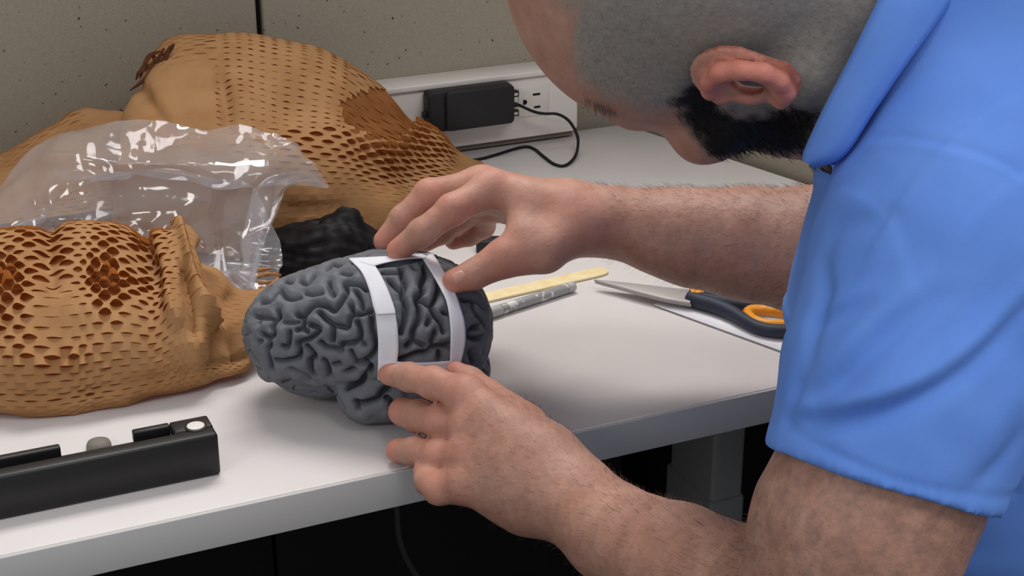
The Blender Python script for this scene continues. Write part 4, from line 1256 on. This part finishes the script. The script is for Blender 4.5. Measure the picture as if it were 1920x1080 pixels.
for S_ in (SF, SB): S_[..., 2] = np.maximum(S_[..., 2], DESK + 0.002)
idx = np.arange(NU*NV).reshape(NV, NU)
qd = np.stack([idx[:-1, :-1], idx[:-1, 1:], idx[1:, 1:], idx[1:, :-1]], -1).reshape(-1, 4)
bag = empty('clear_plastic_bag', tuple(GF[5][6]))
tag(bag, 'crumpled clear plastic bag lying between the two heaps of brown paper', 'bag')
under(link('front_film', mesh_np('front_film', SF.reshape(-1, 3), qd), mb), bag)
under(link('back_film', mesh_np('back_film', SB.reshape(-1, 3), qd), mb), bag)
# ================================================================== raceway, charger and cable on the back panels
YF = WALL_Y - 0.034
zt = float(W(np.array(860.0), np.array(149.0), YF)[2]); zb = float(W(np.array(980.0), np.array(259.0), YF)[2])
zl = float(W(np.array(860.0), np.array(162.0), YF)[2])
xr = float(W(np.array(1083.0), np.array(210.0), YF)[0]); xl = float(W(np.array(560.0), np.array(200.0), YF)[0])
rw = empty('power_raceway', (xr, WALL_Y, zb))
tag(rw, 'white power raceway with sockets mounted low on the back panel above the desk', 'power strip')
poly = [(xl, YF, zb), (xr - 0.004, YF, zb), (xr, YF, zb + 0.004), (xr, YF, zb + 0.026), (xr - 0.003, YF, zl), (xl, YF, zl)]
under(bevelled('front_cover', prism_mesh('front_cover', poly, (0, -1, 0), 0.034, 0.0), M_WHITE.m, w=0.0012), rw)
under(bevelled('top_lip', box_mesh('top_lip', (xl, YF - 0.004, zl + 0.0012), (xr - 0.003, WALL_Y, zt)), M_WHITE.m, w=0.0012), rw)
under(bevelled('bottom_shade_strip', box_mesh('bottom_shade_strip', (xl, YF + 0.004, zb - 0.006), (xr - 0.004, WALL_Y, zb - 0.0003)), Mat('underside_shade', srgb(112, 103, 96), 0.6, 0.3).m, w=0.0005), rw)  # strip added for the shaded gap under the raceway, shade in its colour
def on_face(x, y): return W(np.array(float(x)), np.array(float(y)), YF)
pc = on_face(1000, 189)
def outlet(c):
    pl = bevelled('outlet_plate', box_mesh('outlet_plate', (c[0]-0.018, YF-0.0012, c[2]-0.0165), (c[0]+0.018, YF+0.001, c[2]+0.0165)), M_OUT.m, w=0.0008)
    under(pl, rw)
    for nm, dx, dz, hx, hz in (('slot', 0.003, 0.0072, 0.0042, 0.0011), ('slot', 0.004, -0.0068, 0.0036, 0.0011)):
        s = bevelled(nm, box_mesh(nm, (c[0]+dx-hx, YF-0.0016, c[2]+dz-hz), (c[0]+dx+hx, YF-0.0006, c[2]+dz+hz)), M_HOLE.m, w=0)
        s.parent = pl
    k = 14
    ang = np.linspace(-math.pi/2, math.pi/2, k)
    pts = [(c[0]-0.0105+0.0026*math.cos(t)*1.0, YF-0.0006, c[2]+0.0026*math.sin(t)) for t in ang] + [(c[0]-0.0125, YF-0.0006, c[2]+0.0026), (c[0]-0.0125, YF-0.0006, c[2]-0.0026)]
    s = bevelled('ground_hole', prism_mesh('ground_hole', pts, (0, -1, 0), 0.0, 0.001), M_HOLE.m, w=0)
    s.parent = pl
outlet(pc)
outlet(on_face(905, 205))
# ---- the charger
M_CHG = Mat('matte_black_plastic', srgb(34, 33, 34), 0.5, 0.35)
M_CHG.bump(M_CHG.noise(900, 2), 0.1, 0.0003)
M_METAL = Mat('bright_metal', srgb(200, 198, 194), 0.3, 0.5, 1.0)
YC = YF - 0.0225
ca, cb, cc = W(np.array(806.0), np.array(180.0), YC), W(np.array(960.0), np.array(156.0), YC), W(np.array(966.0), np.array(232.0), YC)
cx0, cx1 = float(ca[0]), float(cc[0]); cz1 = float((ca[2]+cb[2])/2); cz0 = float(cc[2])
chg = empty('charger', (cx0, YF, cz0))
tag(chg, 'black wall charger with rounded corners plugged into the white raceway', 'charger')
def rrect(x0, x1, z0, z1, r, y, k=6):
    pts = []
    for cx, cz, a0 in ((x1-r, z1-r, 0), (x0+r, z1-r, 90), (x0+r, z0+r, 180), (x1-r, z0+r, 270)):
        for i in range(k+1):
            a = math.radians(a0 + 90*i/k); pts.append((cx + r*math.cos(a), y, cz + r*math.sin(a)))
    return pts
under(bevelled('body', prism_mesh('body', rrect(cx0, cx1, cz0, cz1, 0.006, YF), (0, -1, 0), -0.0025, 0.0185), M_CHG.m, w=0.0015), chg)
under(bevelled('cover', prism_mesh('cover', rrect(cx0+0.018, cx1-0.0005, cz0+0.0008, cz1-0.0008, 0.005, YF-0.0187), (0, -1, 0), 0.0, 0.0038), M_CHG.m, w=0.0012), chg)
under(bevelled('side_latch', box_mesh('side_latch', (cx0-0.004, YF-0.014, (cz0+cz1)/2-0.006), (cx0-0.0002, YF-0.007, (cz0+cz1)/2)), M_CHG.m, w=0.0008), chg)
for zz in (cz1-0.013, cz0+0.009):
    under(bevelled('clip', box_mesh('clip', (cx1+0.0002, YF-0.016, zz-0.0032), (cx1+0.0074, YF-0.009, zz+0.0032)), M_CHG.m, w=0.0004), chg)
    under(bevelled('clip_insert', box_mesh('clip_insert', (cx1+0.0014, YF-0.0166, zz-0.0014), (cx1+0.0058, YF-0.0162, zz+0.0014)), M_METAL.m, w=0), chg)
zc = float(W(np.array(968.0), np.array(197.0), YF-0.016)[2])
under(link('strain_relief', tube_mesh('strain_relief', [(cx1+0.0003, YF-0.013, zc), (cx1+0.004, YF-0.013, zc-0.0004), (cx1+0.008, YF-0.013, zc-0.0012)], [0.0035, 0.0030, 0.0019], 10), M_CHG.m), chg)
st_ = [(cx1+0.0085, YF-0.013, zc-0.0013)]
pth = [np.array(st_[0])] + [W(np.array(float(x)), np.array(float(y)), YF-q) for x, y, q in ((1000,209,.018),(1020,213,.020),(1045,214,.024),(1066,226,.028),(1080,248,.034),(1084,268,.042))]
pth += [T(np.array(float(x)), np.array(float(y)), DESK+h) for x, y, h in ((1078,294,.004),(1060,310,.0019),(1040,308,.0017),(1020,294,.0017),(1003,280,.0017),(988,275,.0017),(965,279,.0017),(930,290,.0017),(895,299,.0017),(850,304,.0017),(800,300,.0017))]
o = link('charger_cable', tube_mesh('charger_cable', catmull(np.array(pth), 140), 0.0016, 8), M_BLK.m)
tag(o, 'thin black cable looping from the charger down onto the desk', 'cable')

# ================================================================== things on the desk at right
Tz = lambda x, y, h=0.0: T(np.array(float(x)), np.array(float(y)), DESK + h)
# white sheet under the scissors
pa, pb = Tz(1225, 575), Tz(1470, 664)
dx_ = (pb - pa)/np.linalg.norm(pb - pa); pn_ = np.cross(ZU, dx_)
if pn_ @ FH < 0: pn_ = -pn_
gx, gy_ = np.linspace(0, 0.30, 12), np.linspace(0, 0.16, 8)
rows = [[pa + dx_*a + pn_*b + ZU*(0.0006 + 0.0012*math.exp(-b/0.02)) for a in gx] for b in gy_]
o = sheet('paper_sheet', np.array(rows), M_PAPER.m, None, 0.0003)
tag(o, 'blank sheet of white paper under the scissors near the blue shirt', 'paper')
# scissors
M_STEEL = Mat('brushed_steel', srgb(178, 174, 172), 0.4, 0.5, 0.25)
M_NAVY = Mat('dark_navy_rubber', srgb(44, 49, 66), 0.55, 0.35)
M_ORANGE = Mat('orange_plastic', srgb(232, 152, 32), 0.4, 0.4)
sc0 = Tz(1300, 565)
sci = empty('scissors', tuple(sc0))
tag(sci, 'scissors with a grey blade and dark navy handles lined in orange', 'scissors')
Zc = lambda x, y, h: Tz(860 + x/3.097, 440 + y/3.097, h)
h_ = 0.0085
b1 = [Zc(785,266,h_), Zc(900,277,h_), Zc(1050,293,h_), Zc(1200,311,h_), Zc(1345,326,h_), Zc(1345,402,h_), Zc(1200,378,h_), Zc(1050,340,h_), Zc(900,298,h_), Zc(830,280,h_)]
under(bevelled('blade', prism_mesh('blade', b1, ZU, 0.0008, 0.0012), M_STEEL.m, w=0.0003), sci)
b2 = [q - ZU*0.0022 + pn_*0.0012 for q in b1]
under(bevelled('blade', prism_mesh('blade', b2, ZU, 0.0008, 0.0010), M_STEEL.m, w=0.0003), sci)
def loop(name, pts, rad, mat, sq=0.75, n=60):
    o = link(name, tube_mesh(name, catmull(np.array(pts), n), rad, 12), mat); return under(o, sci)
hp = [Zc(1338,368,.0085), Zc(1400,388,.0085), Zc(1480,410,.0085), Zc(1580,452,.0080), Zc(1660,500,.0075), Zc(1750,545,.0072), Zc(1860,562,.0072), Zc(1990,556,.0072), Zc(2090,525,.0072), Zc(2120,490,.0072), Zc(2050,455,.0072), Zc(1930,436,.0072), Zc(1800,420,.0074), Zc(1690,412,.0078), Zc(1580,402,.0080), Zc(1490,392,.0085), Zc(1400,375,.0085)]
rad = catmull(np.array([[.0064],[.0066],[.0066],[.0062],[.0058],[.0056],[.0056],[.0056],[.0056],[.0056],[.0056],[.0054],[.0052],[.0055],[.0062],[.0066],[.0064]]), 90)[:, 0]
loop('handle', hp, rad, M_NAVY.m, n=90)
lp = [Zc(1672,462,.0095), Zc(1720,500,.0095), Zc(1800,522,.0095), Zc(1900,524,.0095), Zc(2010,512,.0095), Zc(2070,490,.0095), Zc(2000,468,.0098), Zc(1880,452,.0098), Zc(1760,438,.0098), Zc(1695,440,.0098), Zc(1672,462,.0095)]
o = loop('handle_lining', lp, 0.0044, M_ORANGE.m); o['label'] = 'orange lining inside the handle loop'
hp2 = [Zc(1340,345,.0085), Zc(1420,352,.0085), Zc(1520,356,.0085), Zc(1640,340,.0082), Zc(1760,310,.008), Zc(1880,290,.008), Zc(1990,285,.008), Zc(2040,310,.008), Zc(1980,345,.008), Zc(1860,370,.008), Zc(1740,380,.008), Zc(1600,385,.0082), Zc(1480,380,.0085)]
loop('handle', hp2, 0.0056, M_NAVY.m)
o = under(bevelled('pivot_cap', prism_mesh('pivot_cap', [Zc(1343,323,.013), Zc(1395,330,.013), Zc(1428,344,.013), Zc(1395,349,.013), Zc(1348,346,.013)], ZU, 0.003, 0.0022), M_ORANGE.m, w=0.0006), sci)
o['label'] = 'small orange cap at the pivot'
# wooden stick
M_WOOD = Mat('pale_wood', srgb(232, 212, 165), 0.6, 0.3)
M_WOOD.color(M_WOOD.ramp(M_WOOD.noise(90, 3), [(0.3, srgb(226, 204, 152)), (0.7, srgb(238, 222, 180))]))
s0, s1 = Tz(862, 572), Tz(1138, 509)
ax_ = (s1 - s0)/np.linalg.norm(s1 - s0); ay_ = np.cross(ZU, ax_)
Ls = np.linalg.norm(s1 - s0); wv = 0.0085
out2 = [s0 - ay_*wv, s0 + ax_*(Ls-0.010) - ay_*wv*0.95] + [s0 + ax_*(Ls-0.008+0.008*math.cos(t)) + ay_*wv*0.9*math.sin(t) for t in np.linspace(-1.3, 1.3, 9)] + [s0 + ax_*(Ls-0.010) + ay_*wv*0.95, s0 + ay_*wv] + [s0 - ax_*0.007*math.cos(t) + ay_*wv*math.sin(t) for t in np.linspace(1.3, -1.3, 7)]
o = bevelled('craft_stick', prism_mesh('craft_stick', np.array(out2) + ZU*0.0003, ZU, 0.0, 0.002), M_WOOD.m, w=0.0005)
tag(o, 'pale wooden craft stick lying beside the grey pen, behind the brain', 'stick')
# grey pen
M_PEN = Mat('grey_translucent_plastic', srgb(158, 158, 158), 0.3, 0.5)
_f = M_PEN.noise(110, 2, 0.5)
M_PEN.color(M_PEN.mix(M_PEN.ramp(_f, [(0.55, (0,0,0,1)), (0.60, (1,1,1,1))]), srgb(150, 150, 150), srgb(214, 212, 210)))
M_PENC = Mat('grey_cap_plastic', srgb(176, 174, 172), 0.35, 0.45)
rp = 0.0046
p0, p1 = Tz(884, 598, rp+0.0003), Tz(1078, 536, rp+0.0003)
pd = (p1 - p0)/np.linalg.norm(p1 - p0); PL = np.linalg.norm(p1 - p0)
pen = empty('pen', tuple(p0)); tag(pen, 'grey pen with a worn white label, resting beside the pale wooden stick', 'pen')
at = lambda t: p0 + pd*t
under(link('barrel', tube_mesh('barrel', [at(0.030), at(0.0305), at(PL-0.010), at(PL-0.0095)], [rp*0.9, rp*0.95, rp*0.95, rp*0.9], 18), M_PEN.m), pen)
under(link('cap', tube_mesh('cap', [at(-0.01), at(-0.0095), at(0.0280), at(0.0299)], [rp*0.8, rp, rp, rp*0.95], 18), M_PENC.m), pen)
under(link('end_plug', tube_mesh('end_plug', [at(PL-0.0093), at(PL-0.003), at(PL-0.001), at(PL+0.0002)], [rp*0.96, rp, rp*0.8, rp*0.3], 18), M_PENC.m), pen)
# small black block behind the thumb
kb = Tz(912, 474)
o = bevelled('black_block', obox_mesh('black_block', kb + RT*0.010 + FH*0.006 + ZU*0.0057, RT, FH, ZU, 0.019, 0.008, 0.0055), M_CHG.m, w=0.001)
tag(o, 'small dark block on the desk, seen in the gap above the right thumb', 'block')

# ================================================================== black channel holder at the front left
M_HOLD = Mat('black_holder_plastic', srgb(30, 29, 30), 0.42, 0.4)
zt_ = 0.031
FR, FLp, BR = Tz(409, 813, zt_), Tz(0, 894, zt_), Tz(372, 780, zt_)
ea = (FR - FLp)/np.linalg.norm(FR - FLp); eb = np.cross(ZU, ea)
if eb @ FH < 0: eb = -eb
wd = float((BR - FR) @ eb); O_ = FR - ZU*zt_
hold = empty('black_holder', tuple(O_))
tag(hold, 'long black plastic holder with a top channel and a round white disc at its end', 'holder')
def blk(name, s0, s1, t0, t1, z0, z1, mat=None, w=0.0012):
    c = O_ - ea*(s0+s1)/2 + eb*(t0+t1)/2 + ZU*(z0+z1)/2
    return under(bevelled(name, obox_mesh(name, c, ea, eb, ZU, (s1-s0)/2, (t1-t0)/2, (z1-z0)/2), (mat or M_HOLD).m, w=w), hold)
HLn = 0.30
blk('front_rail', 0.0, HLn, 0.0, wd*0.42, 0.0003, zt_, w=0.0022)
blk('base', 0.0, HLn, wd*0.42+0.0001, wd, 0.0003, zt_-0.009, w=0.0015)
blk('end_block', 0.0, 0.026, wd*0.42+0.0002, wd, zt_-0.0088, zt_, w=0.0016)
def sx(x, y):
    q = Tz(x, y, zt_); return float((FR - q) @ ea)
blk('back_rail', 0.0262, sx(247, 806), wd*0.80, wd, zt_-0.0088, zt_, w=0.0012)
blk('back_rail', sx(112, 834), HLn, wd*0.80, wd, zt_-0.0088, zt_, w=0.0012)
dc = Tz(367, 800, zt_) ; k = 28
M_DISC = Mat('white_disc', srgb(226, 220, 216), 0.5, 0.3)
ring_ = [dc + ea*0.0074*math.cos(t) + eb*0.0074*math.sin(t) for t in np.linspace(0, 2*math.pi, k, endpoint=False)]
under(bevelled('disc_rim', prism_mesh('disc_rim', ring_, ZU, 0.0002, 0.0005), M_HOLD.m, w=0.0002), hold)
disc = [dc + ZU*0.0006 + ea*0.0058*math.cos(t) + eb*0.0058*math.sin(t) for t in np.linspace(0, 2*math.pi, k, endpoint=False)]
o = under(bevelled('disc', prism_mesh('disc', disc, ZU, 0.0, 0.0004), M_DISC.m, w=0.0001), hold); o['label'] = 'round white disc set in the end'
# small grey knob just behind it
kc = Tz(185, 832, 0.004)
M_KNOB = Mat('dull_grey_rubber', srgb(120, 116, 108), 0.6, 0.3)
o = link('grey_knob', tube_mesh('grey_knob', [kc - ZU*0.0038, kc - ZU*0.001, kc + ZU*0.0015, kc + ZU*0.0028], [0.0085, 0.0085, 0.0075, 0.0035], 20), M_KNOB.m)
tag(o, 'small rounded grey knob peeking over the middle of the black holder', 'knob')
